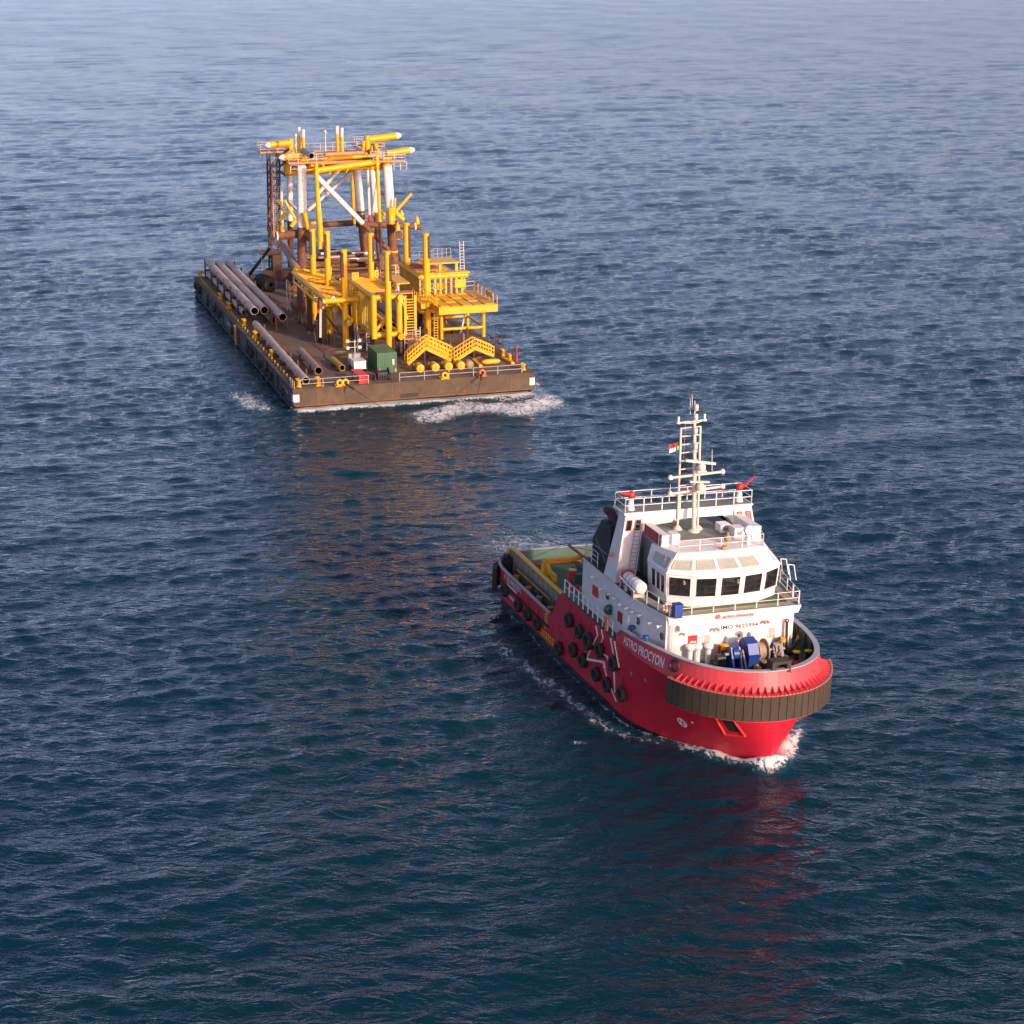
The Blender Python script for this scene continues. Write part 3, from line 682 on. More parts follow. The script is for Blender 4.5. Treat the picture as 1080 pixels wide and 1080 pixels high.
# --- deckhouse
def rounded_front(x_f, yh, r, n=6):
    pts = []
    for k in range(n + 1):
        a = -math.pi / 2 + (math.pi / 2) * k / n; pts.append((x_f - r + r * math.cos(a), -yh + r + r * math.sin(a)))
    return pts
house_poly = [(-20.4, -5.95), (-11.2, -5.95), (-9.4, -5.62)] + rounded_front(-6.6, 5.0, 0.8)
house_poly = house_poly + [(x, -y) for x, y in house_poly[::-1]]
house = P(MB().prism(house_poly, 4.855, 8.28), 'deckhouse', 'white')
edge_poly = [(-20.4, -6.0), (-11.2, -6.0), (-9.4, -5.68), (-6.45, -5.12), (-6.45, 5.12), (-9.4, 5.68), (-11.2, 6.0), (-20.4, 6.0)]
mb = MB(); n_ = len(edge_poly)       # slightly overhanging fascia under the bridge deck
P(MB().prism(edge_poly, 8.285, 8.40), 'bridge_deck_edge', 'white', house)
fas = [(-6.45, -5.12, 8.283), (-6.45, 5.12, 8.283), (-6.59, 5.0, 7.78), (-6.59, -5.0, 7.78)]
P(MB().plate([V(*p) for p in fas], (-1, 0, 0), 0.06), 'front_fascia', 'white', house)
dk_poly = [(x * 1.0 - (0.06 if x > -7 else 0), y * 0.985) for x, y in edge_poly]
P(MB().prism(dk_poly, 8.402, 8.43), 'bridge_deck', 'deck_green', house)
# walkway stripes on the bridge deck
def strip(pts, wd, m, name, z=8.434):
    mb = MB()
    for a, b in zip(pts[:-1], pts[1:]): mb.bar((a[0], a[1], z), (b[0], b[1], z), wd, 0.006)
    P(mb, name, m, house)
strip([(-6.85, -4.7), (-6.85, 4.7)], 0.55, 'deck_walk', 'walkway'); strip([(-7.3, -4.5), (-7.3, 4.5)], 0.28, 'deck_bright_green', 'deck_strip')
for y in (-5.05, 5.05): strip([(-7.2, y * 0.96), (-13, y * 1.05)], 0.6, 'deck_walk', 'walkway')
for y in (-1, 1):
    strip([(-7.2, y * 4.5), (-13, y * 4.95)], 0.06, 'yellow', 'walkway_line', 8.44)
strip([(-7.13, -4.6), (-7.13, 4.6)], 0.05, 'yellow', 'walkway_line', 8.44)
# rounded pipe at the starboard front corner
P(MB().path([V(-6.62, -5.15, 5.0), V(-6.62, -5.15, 7.0), V(-6.75, -5.1, 7.6), V(-6.7, -5.15, 8.2), V(-6.6, -5.15, 8.35)], 0.07), 'corner_pipe', 'white_clean', house)
XF = -6.6
def on_front(px, py, dx=0.0): return TUG.x(px, py, XF + dx)
def front_rect(x0, y0, x1, y1, name, m, t=0.05, parent=house, sub=None):
    a = on_front((x0 + x1) / 2, (y0 + y1) / 2); hw = abs(on_front(x1, (y0 + y1) / 2).y - on_front(x0, (y0 + y1) / 2).y) / 2; hh = abs(on_front((x0 + x1) / 2, y1).z - on_front((x0 + x1) / 2, y0).z) / 2
    return P(MB().box(XF, XF + t, a.y - hw, a.y + hw, a.z - hh, a.z + hh), name, m, parent)
for r in ((741.8, 669, 748.3, 679.5), (810.8, 661.8, 816.8, 672)):
    front_rect(r[0] - 0.8, r[1] - 0.8, r[2] + 0.8, r[3] + 0.8, 'window_frame', 'white_clean', 0.05); front_rect(*r, 'house_window', 'foil_window', 0.07)
front_rect(725.5, 670, 735, 681, 'fire_sign', 'red_bright', 0.06)
for k in range(4): front_rect(727.5 + k * 1.6, 676.2 - (k % 2) * 0.7, 728.6 + k * 1.6, 678, 'sign_mark', 'white_lettering', 0.07)
front_rect(731.5, 678.6, 733.8, 679.6, 'sign_mark', 'white_lettering', 0.07)
e = on_front(779.3, 670)
P(MB().lathe((XF, e.y, e.z), [(0.0, 0.03), (0.26, 0.03), (0.30, 0.06), (0.34, 0.03), (0.34, 0.0)], (1, 0, 0), 24), 'crest_ring', 'tan_wood', house)
P(MB().lathe((XF + 0.034, e.y, e.z), [(0.0, 0.006), (0.14, 0.006)], (1, 0, 0), 20), 'crest_disc', 'blue', house)
def front_text(body, x0, y0, x1, y1, h, m, name, dx):
    a = TUG.x(x0, y0, dx); b = TUG.x(x1, y1, dx)
    return text_mesh(body, name, h, lambda u, v: V(dx, a.y + u, a.z + (b.z - a.z) * u / (b.y - a.y) * 0 + v), m, house, width=b.y - a.y)
front_text('IMO 9625994', 760.5, 664.3, 799.5, 658.5, 0.30, 'rust_dark', 'imo_number', XF + 0.012)
front_text('ASTRO OFFSHORE', 762, 652.6, 795, 648.6, 0.20, 'red_faded', 'company_name', -6.435)
lg = TUG.x(757.2, 651.0, -6.435)
for k in range(6):       # small red emblem: broken ring of petals
    a = k * math.pi / 3; mbx = MB().lathe((-6.44, lg.y + 0.13 * math.cos(a), lg.z + 0.03 + 0.11 * math.sin(a)), [(0.035, 0.012), (0.075, 0.012)], (1, 0, 0), 10)
    P(mbx, 'company_emblem', 'red_faded', house)
# flood lights, lockers and vents on the front wall
for px, py in ((751, 662.5), (755.5, 662), (804.5, 654.5), (808, 654), (719, 667)):
    h = on_front(px, py); P(MB().tube((XF, h.y, h.z), (XF + 0.25, h.y, h.z), 0.03, n=6).tube((XF + 0.22, h.y, h.z - 0.02), (XF + 0.36, h.y, h.z - 0.06), 0.09, 0.12), 'flood_light', 'tan_wood', house)
for px, py, wd, ht, m in ((770, 676, 0.75, 0.85, 'white_clean'), (793, 672, 0.55, 0.9, 'white_clean'), (716, 662, 0.2, 0.4, 'white_clean')):
    h = on_front(px, py); P(MB().box(XF, XF + 0.4, h.y - wd / 2, h.y + wd / 2, h.z - ht / 2, h.z + ht / 2), 'wall_locker', m, house)
h = on_front(757.5, 683); P(MB().tube((XF + 0.2, h.y, h.z - 0.3), (XF + 0.2, h.y, h.z + 0.3), 0.09), 'fire_extinguisher', 'red_bright', house)
for px, py, hgt in ((727.5, 694, 1.5), (735.5, 696, 1.5), (747, 699, 1.45)):
    h = TUG.x(px, 686, -6.15); h.z = 4.86; P(MB().tube(h, h + V(0, 0, hgt - 0.3), 0.21).lathe(h + V(0, 0, hgt - 0.35), [(0.22, 0), (0.34, 0.02), (0.34, 0.28), (0.2, 0.36), (0, 0.38)], n=14), 'mushroom_vent', 'white_clean')
# starboard wall fittings
def wall_y(x): return interp([(-20.4, 5.95), (-11.2, 5.95), (-9.4, 5.62), (-7.4, 5.15)], x)
def on_side(px, py):
    h = TUG.y(px, py, -5.9)
    for _ in range(4): h = TUG.y(px, py, -wall_y(h.x))
    return h
for x0, y0, x1, y1, m, nm in ((625.5, 617, 632, 630, 'red_bright', 'hose_box'), (653.8, 645, 657.2, 658, 'red_faded', 'hose_box'), (657.8, 645, 664, 668, 'white_clean', 'side_door')):
    a = on_side((x0 + x1) / 2, (y0 + y1) / 2); hw = 0.45; hh = abs(on_side(x0, y1).z - on_side(x0, y0).z) / 2 * 0.8
    P(MB().box(a.x - hw, a.x + hw, a.y - 0.14, a.y + 0.02, a.z - hh, a.z + hh), nm, m, house)
for px, py in ((645.5, 626), (651, 630.5), (657, 637), (664, 641), (670, 645), (677.5, 648.5), (689, 656.5), (698, 660), (628, 608), (636.5, 621)):
    h = on_side(px, py); P(MB().tube((h.x, h.y, h.z), (h.x, h.y - 0.25, h.z), 0.04, n=6).tube((h.x, h.y - 0.2, h.z), (h.x, h.y - 0.4, h.z - 0.05), 0.1), 'bulkhead_lamp', 'white_clean', house)
for px, py in ((673, 655), (641, 629), (698, 671)):
    h = on_side(px, py); P(MB().lathe((h.x, h.y, h.z), [(0.0, 0.02), (0.2, 0.02), (0.27, 0.04), (0.27, 0.0)], (0, -1, 0), 16), 'porthole', 'dark_glass', house)
for px, py in ((667, 662), (682, 672.5)):
    h = TUG.y(px, py, -6.0); P(MB().tube((h.x, -6.05, 4.86), (h.x, -6.05, h.z), 0.07).lathe((h.x, -6.05, h.z - 0.1), [(0.12, 0), (0.26, 0.05), (0.24, 0.25), (0, 0.3)], n=12), 'blue_vent', 'blue')
h = TUG.y(672.5, 667, -6.0); P(MB().tube((h.x, -6.05, 4.86), (h.x, -6.05, 5.6), 0.2).lathe((h.x - 0.1, -6.05, 5.6), [(0.1, -0.3), (0.36, -0.2), (0.38, 0.2), (0.1, 0.34)], (1, -0.4, 0.2), 14), 'cowl_vent', 'white_clean')
# davit boat coil and lifebuoy rack aft on the starboard side deck
h = TUG.y(641.5, 643, -6.2); P(MB().lathe((h.x, -6.15, h.z), [(0.1, -0.2), (0.36, -0.18), (0.4, 0.0), (0.36, 0.18), (0.1, 0.2)], (1, 0, 0), 16), 'hose_reel', 'winch_green')
h = TUG.z(639.5, 665, 4.86); P(MB().tube(h, h + V(0, 0, 0.95), 0.16).lathe(h + V(0, 0, 0.95), [(0.24, 0), (0.24, 0.12), (0, 0.14)], n=12), 'foam_hydrant', 'orange')
# --- railings
def railing(name, pts, h=1.05, step=1.4, n_r=3, m='white_clean', rp=0.035, rr=0.022, parent=None): return P(MB().rail(pts, h, step, n_r, rp, rr), name, m, parent)
railing('side_railing', [V(-22.7, -6.45, 4.86), V(-13.0, -6.45, 4.86)], 1.1, 0.95, 2, rp=0.06); railing('side_railing', [V(-22.7, 6.45, 4.86), V(-13.0, 6.45, 4.86)], 1.1, 0.95, 2, rp=0.06)
railing('bridge_railing', [V(-13.4, -5.85, 8.43), V(-11.2, -5.85, 8.43), V(-9.4, -5.5, 8.43), V(-6.6, -4.98, 8.43)], 1.0, 1.3, 2, rp=0.05)
railing('bridge_railing', [V(-6.6, -4.98, 8.43), V(-6.6, 4.98, 8.43)], 0.95, 1.55, 2, rp=0.045)
railing('bridge_railing', [V(-6.6, 4.98, 8.43), V(-9.4, 5.5, 8.43), V(-11.2, 5.85, 8.43), V(-13.4, 5.85, 8.43)], 1.0, 1.3, 2, rp=0.05)
# --- wheelhouse: five-sided front, sloping brow with upper windows
def ring(z, xf, x1, xc, yc, xa, ya): return [V(xa, -ya, z), V(xc, -yc, z), V(x1, -yc * 0.62, z), V(xf, -yc * 0.205, z), V(xf, yc * 0.205, z), V(x1, yc * 0.62, z), V(xc, yc, z), V(xa, ya, z)]
R0 = ring(8.435, -7.75, -8.0, -8.85, 4.2, -11.9, 4.3); R1 = ring(9.05, -7.70, -7.95, -8.85, 4.25, -11.9, 4.3); R2 = ring(9.10, -7.62, -7.9, -8.8, 4.32, -11.9, 4.35)
R3 = ring(10.72, -7.45, -7.75, -8.7, 4.42, -11.9, 4.45); R4 = ring(10.80, -7.40, -7.70, -8.65, 4.48, -11.9, 4.5)
R5 = [V(-11.9, -4.2, 12.02), V(-9.3, -3.42, 12.04), V(-9.15, -2.1, 12.04), V(-9.1, -0.7, 12.04), V(-9.1, 0.7, 12.04), V(-9.15, 2.1, 12.04), V(-9.3, 3.42, 12.04), V(-11.9, 4.2, 12.02)]
mb = MB()
for A, B_ in ((R0, R1), (R1, R2), (R2, R3), (R3, R4), (R4, R5)):
    for k in range(7): mb.add([A[k], A[k + 1], B_[k + 1], B_[k]], [(0, 1, 2, 3)])
mb.add(R5, [tuple(range(8))]); mb.add([R0[0], R0[7], R5[7], R5[0]], [(3, 2, 1, 0)])
wh = P(mb, 'wheelhouse', 'white_clean')
def pane(a, b, c, d, u0, u1, v0, v1, name, m, off, t=0.02):   # a,b bottom, c,d top of a wall facet
    q = lambda u, v: a.lerp(b, u).lerp(d.lerp(c, u), v)
    nr = (b - a).cross(d - a).normalized()
    p = [q(u0, v0), q(u1, v0), q(u1, v1), q(u0, v1)]
    if len(name) and m != 'white_clean':
        fr = MB(); w_ = 0.05
        for i in range(4): fr.bar(p[i] + nr * 0.02, p[(i + 1) % 4] + nr * 0.02, 0.07, 0.05)
        P(fr, 'window_frame', 'white_clean' if m == 'dark_glass' else 'house_grey', wh)
    P(MB().plate([k + nr * off for k in p], nr, t), name, m, wh)
for k in range(1, 6):
    pane(R2[k], R2[k + 1], R3[k + 1], R3[k], 0.09, 0.91, 0.06, 0.93, 'bridge_window', 'dark_glass', 0.006)
    pane(R4[k], R4[k + 1], R5[k + 1], R5[k], 0.10, 0.90, 0.24, 0.66, 'brow_window', 'foil_window', 0.006)
for k in (0, 6):
    for j in range(3):
        u0, u1 = (0.24 + j * 0.25, 0.24 + j * 0.25 + 0.21)
        if k == 6: u0, u1 = 1 - u1, 1 - u0
        pane(R2[k], R2[k + 1], R3[k + 1], R3[k], u0, u1, 0.08, 0.90, 'bridge_window', 'dark_glass', 0.006)
        pane(R4[k], R4[k + 1], R5[k + 1], R5[k], u0, u1, 0.22, 0.70, 'brow_window', 'foil_window', 0.006)
for k in (2, 3, 4): # wipers and hoods
    c = R3[k].lerp(R3[k + 1], 0.5) ; P(MB().bar(R3[k].lerp(R3[k + 1], 0.12) + V(0.05, 0, 0.03), R3[k].lerp(R3[k + 1], 0.88) + V(0.05, 0, 0.03), 0.12, 0.06), 'window_hood', 'white_clean', wh)
for px, py in ((721, 613.5), (778, 612)):
    h = TUG.x(px, py, -7.4); P(MB().tube(h, h + V(0.2, 0, -0.1), 0.10), 'search_lamp', 'tan_wood', wh)
# upper house behind the wheelhouse and its roof deck
P(MB().box(-17.6, -11.9, -3.2, 3.2, 8.43, 11.8), 'upper_house', 'house_grey')
up = P(MB().box(-18.2, -9.5, -3.35, 3.35, 11.805, 11.95), 'roof_deck', 'white')
P(MB().box(-18.1, -9.55, -3.25, 3.25, 11.954, 11.972), 'roof_deck_surface', 'deck_grey_green', up)
for k in range(3): P(MB().box(-12.6 - k * 1.7, -12.0 - k * 1.7, -3.24, -3.2, 8.6, 10.5), 'house_panel', 'steel_grey', up)
P(MB().box(-13.6, -12.75, -3.26, -3.2, 8.5, 10.6), 'house_side_door', 'house_grey', up)
railing('roof_railing', [V(-9.35, -3.3, 12.05), V(-9.35, 3.3, 12.05)], 0.85, 1.6, 2); railing('roof_railing', [V(-9.35, -3.3, 12.05), V(-11.4, -3.9, 12.03)], 0.85, 1.5, 2)
railing('roof_railing', [V(-9.35, 3.3, 12.05), V(-11.4, 3.9, 12.03)], 0.85, 1.5, 2)
# side light boxes: red board to starboard, green to port
P(MB().box(-14.15, -11.0, -3.85, -3.28, 11.98, 12.85), 'side_light_box', 'white_clean'); P(MB().box(-14.05, -11.2, -3.87, -3.855, 12.02, 12.8), 'red_light_board', 'red_faded')
for dx in (-13.4, -12.0):
    P(MB().tube((dx, -3.88, 12.3), (dx, -3.90, 12.3), 0.12), 'board_mark', 'red_bulwark_lit'); P(MB().tube((dx, -3.88, 12.58), (dx, -3.90, 12.58), 0.09), 'board_mark', 'red_bulwark_lit')
P(MB().box(-14.15, -11.0, 3.28, 3.95, 11.98, 12.95), 'side_light_box', 'white_clean'); P(MB().box(-13.9, -11.2, 3.955, 3.97, 12.02, 12.85), 'green_light_board', 'winch_green')
P(MB().box(-12.2, -11.3, -2.9, -2.3, 11.98, 12.75), 'vent_trunk', 'white_clean'); P(MB().box(-15.6, -14.9, -3.4, -2.8, 11.98, 13.0), 'vent_trunk', 'white_clean')
for x0, y0, z1 in ((-13.9, 1.7, 12.6), (-12.6, 2.2, 12.7)):
    b_ = P(MB().box(x0, x0 + 0.9, y0, y0 + 0.8, 12.0, z1), 'air_unit', 'white_clean'); P(MB().lathe((x0 + 0.9, y0 + 0.4, (12 + z1) / 2), [(0, 0.01), (0.2, 0.012), (0.22, 0.0)], (1, 0, 0), 14), 'fan_grille', 'steel_grey', b_)
h = TUG.x(762.5, 573, -10.3)
P(MB().tube((-10.4, 1.0, 11.97), (-10.4, 1.0, 12.9), 0.10).lathe((-10.4, 1.0, 12.4), [(0.1, -0.2), (0.26, -0.1), (0.26, 0.2), (0.12, 0.32)], n=10), 'covered_compass', 'tan_wood')
P(MB().tube((-10.0, 2.45, 11.97), (-10.0, 2.45, 12.6), 0.2).tube((-10.0, 2.45, 12.6), (-10.0, 2.45, 12.75), 0.12).lathe((-10.05, 2.45, 13.05), [(0.15, -0.3), (0.33, -0.2), (0.36, 0.1), (0.30, 0.16), (0.0, 0.1)], (1, 0.1, 0.1), 16), 'searchlight', 'white_clean')
P(MB().tube((-9.2, 0.2, 12.05), (-9.2, 0.2, 12.3), 0.22).path([V(-9.2, -0.5, 12.05), V(-9.2, -0.5, 12.5), V(-9.3, -0.3, 12.6), V(-9.4, -0.1, 12.5)], 0.03, 6), 'roof_fitting', 'timber_orange')
# hoop rails on the port wing
for px, py in ((826, 590), (834, 596)):
    h = TUG.y(px, py, 5.2); P(MB().path([h + V(0.5, 0.25, -1.0), h + V(0, 0.25, 0), h + V(-0.1, -0.15, 0.02), h + V(0.4, -0.15, -1.0)], 0.035, 6), 'hoop_rail', 'white_clean')
P(MB().tube((-10.3, 4.7, 8.43), (-10.3, 4.7, 9.9), 0.05).lathe((-10.3, 4.7, 9.75), [(0.1, -0.35), (0.38, -0.2), (0.42, 0.15), (0.2, 0.4), (0, 0.42)], n=14), 'wing_console', 'white_clean')
# --- goal-post tower carrying the monitor platform
twr = None
for s in (-1, 1):
    b0 = [V(-16.3, s * 5.95, 8.44), V(-14.2, s * 5.95, 8.44), V(-14.2, s * 4.35, 8.44), V(-16.3, s * 4.35, 8.44)]
    b1 = [V(-16.0, s * 5.02, 13.3), V(-14.85, s * 5.02, 13.3), V(-14.85, s * 3.55, 13.3), V(-16.0, s * 3.55, 13.3)]
    if s > 0: b0, b1 = b0[::-1], b1[::-1]
    leg = P(MB().hexa(b0 + b1), 'tower_leg', 'white')
    f = lambda u, v: (b0[1].lerp(b0[2], u).lerp(b1[1].lerp(b1[2], u), v) if s < 0 else b0[2].lerp(b0[1], u).lerp(b1[2].lerp(b1[1], u), v))
    for u0, u1 in ((0.12, 0.38), (0.58, 0.84)):
        p = [f(u0, 0.77), f(u1, 0.77), f(u1, 0.92), f(u0, 0.92)]
        if s > 0: p = p[::-1]
        P(MB().plate([q + V(0.004, 0, 0) for q in p], (1, 0, 0), 0.02), 'tower_window', 'dark_glass', leg)
        fr = MB()
        for i in range(4): fr.bar(p[i] + V(0.02, 0, 0), p[(i + 1) % 4] + V(0.02, 0, 0), 0.06, 0.05)
        P(fr, 'window_frame', 'red_faded', leg)
    if s < 0: P(MB().ladder(f(0.72, 0.02) + V(0.15, 0, 0), f(0.72, 0.99) + V(0.15, 0, 0), (0, 1, 0), 0.5, 0.022, 0.3), 'tower_ladder', 'steel_grey', leg)
    h = TUG.y(649.5, 596.5, -5.5); P(MB().lathe((-15.5, s * 5.8, 10.2), [(0, -0.15), (0.12, -0.12), (0.14, 0.1), (0, 0.2)], n=10), 'deck_lamp', 'orange', leg)
beam = P(MB().box(-16.0, -14.85, -3.55, 3.55, 12.72, 13.3), 'tower_beam', 'white')
for s in (-1, 1):       # haunches
    P(MB().plate([V(-14.86, s * 3.9, 12.73), V(-14.86, s * 2.7, 12.73), V(-14.86, s * 3.2, 12.45), V(-14.86, s * 3.7, 11.9)][::s], (-1, 0, 0), 1.1), 'beam_haunch', 'white', beam)
P(MB().tube((-15.2, -3.7, 12.35), (-15.2, -1.2, 12.55), 0.16).tube((-15.2, -1.2, 12.55), (-15.2, 0, 12.7), 0.13), 'exhaust_duct', 'cream_tube', beam)
plat = P(MB().box(-17.0, -14.83, -5.15, 5.15, 13.305, 13.45), 'monitor_platform', 'white')
P(MB().box(-16.95, -14.9, -5.05, 5.05, 13.454, 13.47), 'platform_deck', 'deck_grey_green', plat)
P(MB().rail([V(-14.95, -5.05, 13.47), V(-14.95, 5.05, 13.47)], 1.0, 1.5, 2, 0.045, 0.03).rail([V(-16.9, -5.05, 13.47), V(-16.9, 5.05, 13.47)], 1.0, 1.5, 2, 0.045, 0.03)
  .rail([V(-14.95, -5.05, 13.47), V(-16.9, -5.05, 13.47)], 1.0, 1.3, 2, 0.045, 0.03).rail([V(-14.95, 5.05, 13.47), V(-16.9, 5.05, 13.47)], 1.0, 1.3, 2, 0.045, 0.03), 'platform_railing', 'white_clean', plat)
for s in (-1, 1):
    c = V(-15.6, s * 4.35, 13.47)
    mn = P(MB().tube(c, c + V(0, 0, 0.85), 0.30, 0.17, n=12), 'fire_monitor', 'white_clean')
    P(MB().lathe(c + V(0, 0, 1.1), [(0.1, -0.3), (0.24, -0.26), (0.28, 0.1), (0.2, 0.25), (0, 0.28)], (0, 0.3 * s, 1), 12).tube(c + V(0, 0, 1.1), c + V(0.15, s * 0.5, 1.3 if s < 0 else 1.25), 0.12).tube(c + V(0.1, s * 0.4, 1.25), c + V(0.3, s * 1.05, 1.42 if s < 0 else 1.95), 0.10, 0.06), 'monitor_nozzle', 'red_bright', mn)
# --- funnels with exhausts
for s in (-1, 1):
    y0, y1 = sorted((s * 3.6, s * 5.3))
    poly = [(-20.25, 8.44), (-16.9, 8.44), (-16.9, 11.9), (-18.6, 11.9), (-20.25, 10.0)]
    vs = [V(x, y0, z) for x, z in poly]
    fn = P(MB().plate(vs[::1], (0, 1, 0), y1 - y0), 'funnel', 'black_paint')
    P(MB().tube((-17.6, s * 4.5, 11.7), (-18.6, s * 4.6, 12.35), 0.36, n=14).tube((-18.6, s * 4.6, 12.35), (-19.3, s * 4.65, 12.45), 0.36, 0.3, n=14), 'exhaust_pipe', 'rust_dark', fn)
    P(MB().bar((-19.9, s * 5.34, 9.6), (-17.2, s * 5.34, 9.6), 0.08).bar((-19.6, s * 5.34, 10.2), (-17.4, s * 5.34, 8.9), 0.06), 'funnel_brace', 'steel_grey', fn)
    # raised side screen abreast of the funnel
    sc = [V(-20.4, s * 6.0, 8.41), V(-17.7, s * 6.0, 8.41), V(-17.7, s * 6.0, 8.75), V(-18.5, s * 6.0, 8.95), V(-20.4, s * 6.0, 9.6)]
P(MB().rail([V(-20.3, -5.8, 8.43), V(-20.3, -2.4, 8.43)], 1.1, 1.2, 3).rail([V(-20.3, -5.8, 8.43), V(-17.9, -5.8, 8.43)], 1.1, 1.2, 3), 'aft_railing', 'white_clean')
# --- signal mast
mp = P(MB().tube((-13.9, 0, 11.97), (-14.3, 0, 16.0), 0.17, 0.15, n=12).tube((-14.3, 0, 16.0), (-14.85, 0, 20.4), 0.15, 0.10, n=12).tube((-14.85, 0, 20.4), (-14.95, 0, 21.5), 0.05, 0.03, n=8), 'mast', 'mast_cream')
P(MB().lathe((-13.9, 0, 11.97), [(0.45, 0), (0.45, 0.05), (0.2, 0.25)], n=12).lathe((-14.7, -0.95, 11.97), [(0.35, 0), (0.35, 0.05), (0.12, 0.3)], n=12).lathe((-14.4, 0.55, 11.97), [(0.35, 0), (0.35, 0.05), (0.12, 0.3)], n=12), 'mast_foot', 'mast_cream', mp)
mb = MB().tube((-14.7, -0.95, 11.97), (-14.95, -0.98, 19.55), 0.09, n=8).tube((-14.4, 0.52, 11.97), (-14.95, 0.55, 19.6), 0.09, n=8)
for k in range(9): z = 14.6 + k * 0.615; mb.tube((-14.9, -0.97, z), (-14.9, 0.54, z + 0.06), 0.05, n=6)
P(mb, 'mast_frame', 'mast_cream', mp)
def yard(px0, py0, px1, py1, x, r, nm='mast_yard'):
    a = TUG.x(px0, py0, x); b = TUG.x(px1, py1, x); P(MB().tube(a, b, r, n=8), nm, 'mast_cream', mp); return a, b
for q in ((707, 504, 762, 497.5), (707, 521, 762, 513)):
    a, b = yard(*q, -14.4, 0.10)
    for p in (a, b): P(MB().lathe(p + V(0, 0, -0.15), [(0.06, 0), (0.2, 0.05), (0.2, 0.22), (0.1, 0.35), (0, 0.36)], n=10), 'navigation_light', 'white', mp)
    P(MB().lathe(b + V(0, 0, -0.3), [(0, 0), (0.13, 0.02), (0.13, 0.2), (0, 0.22)], n=10), 'signal_lamp', 'red_faded', mp)
a, b = yard(715.5, 446, 743, 443, -14.75, 0.06)
for p in (a, b): P(MB().lathe(p, [(0.18, -0.05), (0.18, 0.03), (0.08, 0.08), (0.08, 0.45), (0, 0.47)], n=10), 'whip_base', 'white', mp)
P(MB().tube(a, V(-14.7, -0.05, 19.9), 0.04, n=6).tube(b, V(-14.7, 0.05, 19.9), 0.04, n=6), 'yard_strut', 'mast_cream', mp)
for px0, py0, px1, py1, ln in ((723, 485.5, 754.5, 489, 0.17), (727.5, 508, 748, 508.3, 0.12)):
    a = TUG.x(px0, py0, -13.8); b = TUG.x(px1, py1, -13.8); c = (a + b) / 2
    rd = P(MB().bar(a, b, 0.22, ln), 'radar_scanner', 'mast_cream', mp)
    P(MB().lathe(c + V(0, 0.1, -0.62), [(0.28, 0), (0.32, 0.1), (0.3, 0.4), (0.12, 0.5), (0.1, 0.58)], n=12).bar(c + V(-0.5, 0.05, -0.66), c + V(0.3, 0.05, -0.66), 0.75, 0.08), 'radar_turning_unit', 'mast_cream', mp)
for k, (px, py) in enumerate(((734, 440), (733.5, 455), (733.5, 471), (734.5, 430))):
    h = TUG.x(px, py, -14.4); P(MB().lathe(h, [(0.05, -0.25), (0.16, -0.2), (0.16, 0.2), (0.05, 0.25)], n=10).box(h.x - 0.3, h.x, h.y - 0.05, h.y + 0.05, h.z - 0.22, h.z - 0.15), 'mast_light', 'cream_tube', mp)
for px0, py0, py1 in ((728, 437, 420), (730, 430, 416), (751, 499, 474), (707, 521, 511)):
    a = TUG.x(px0, py0, -14.8); b = TUG.x(px0, py1, -14.8); P(MB().tube(a, b, 0.03, 0.015, n=6), 'whip_aerial', 'white', mp)
for z in (15.3, 16.4, 17.6): P(MB().lathe((-15.2, -0.5, z), [(0.0, -0.3), (0.28, -0.1), (0.28, 0.1), (0, 0.3)], n=12), 'day_shape', 'dark', mp)

# --- foredeck gear
ZD = 4.86
ws = P(MB().box(-5.6, -3.9, -1.35, 2.9, ZD, 5.05), 'anchor_windlass', 'blue')
for y0, y1, zt in ((-0.05, 0.75, 7.0),):
    p = [V(-5.7, y0, 5.05), V(-3.95, y0, 5.05), V(-3.85, y0, 5.9), V(-4.25, y0, 6.75), V(-5.0, y0, zt), V(-5.6, y0, 6.5)]
    P(MB().plate(p, (0, 1, 0), y1 - y0), 'gear_case', 'blue', ws)
    P(MB().plate([V(-3.8, y0 - 0.05, 5.85), V(-3.75, y0 - 0.05, 6.0), V(-3.9, y0 - 0.05, 6.05), V(-3.95, y0 - 0.05, 5.85)], (0, 1, 0), y1 - y0 + 0.1), 'case_flange', 'blue', ws)
for y in (-1.15, -0.55, 1.55, 2.15, 2.7):
    p = [V(-5.5, y, 5.05), V(-4.0, y, 5.05), V(-4.35, y, 5.9), V(-4.6, y, 6.45), V(-4.9, y, 6.45), V(-5.2, y, 5.9)]
    P(MB().plate(p, (0, 1, 0), 0.14), 'bearing_frame', 'blue', ws)
P(MB().tube((-4.75, -1.5, 5.95), (-4.75, 3.1, 5.95), 0.12), 'windlass_shaft', 'steel_grey', ws)
P(MB().tube((-4.75, 0.85, 5.95), (-4.75, 1.5, 5.95), 0.62, n=20), 'rope_drum', 'tan_wood', ws)
for y in (0.8, 1.5): P(MB().tube((-4.75, y, 5.95), (-4.75, y + 0.08, 5.95), 0.85, n=24), 'drum_cheek', 'tan_wood', ws)
P(MB().tube((-4.75, -1.0, 5.95), (-4.75, -0.6, 5.95), 0.5, n=18), 'chain_wheel', 'blue', ws); P(MB().tube((-4.75, 2.2, 5.95), (-4.75, 2.65, 5.95), 0.5, n=18), 'chain_wheel', 'tan_wood', ws)
for y in (-0.4, 1.95, 2.45):
    mb = MB(); a = V(-4.3, y, 6.35); b = V(-3.3, y, 4.95)
    for k in range(14): p = a.lerp(b, k / 14); mb.bar(p, p + (b - a) / 16, 0.14 if k % 2 else 0.07, 0.07 if k % 2 else 0.14)
    P(mb, 'anchor_chain', 'tan_wood', ws)
P(MB().tube((-5.0, -2.0, 5.6), (-5.0, -1.4, 5.6), 0.3, n=14).box(-5.5, -4.6, -2.1, -1.5, ZD, 5.2), 'warping_head', 'black_paint', ws)
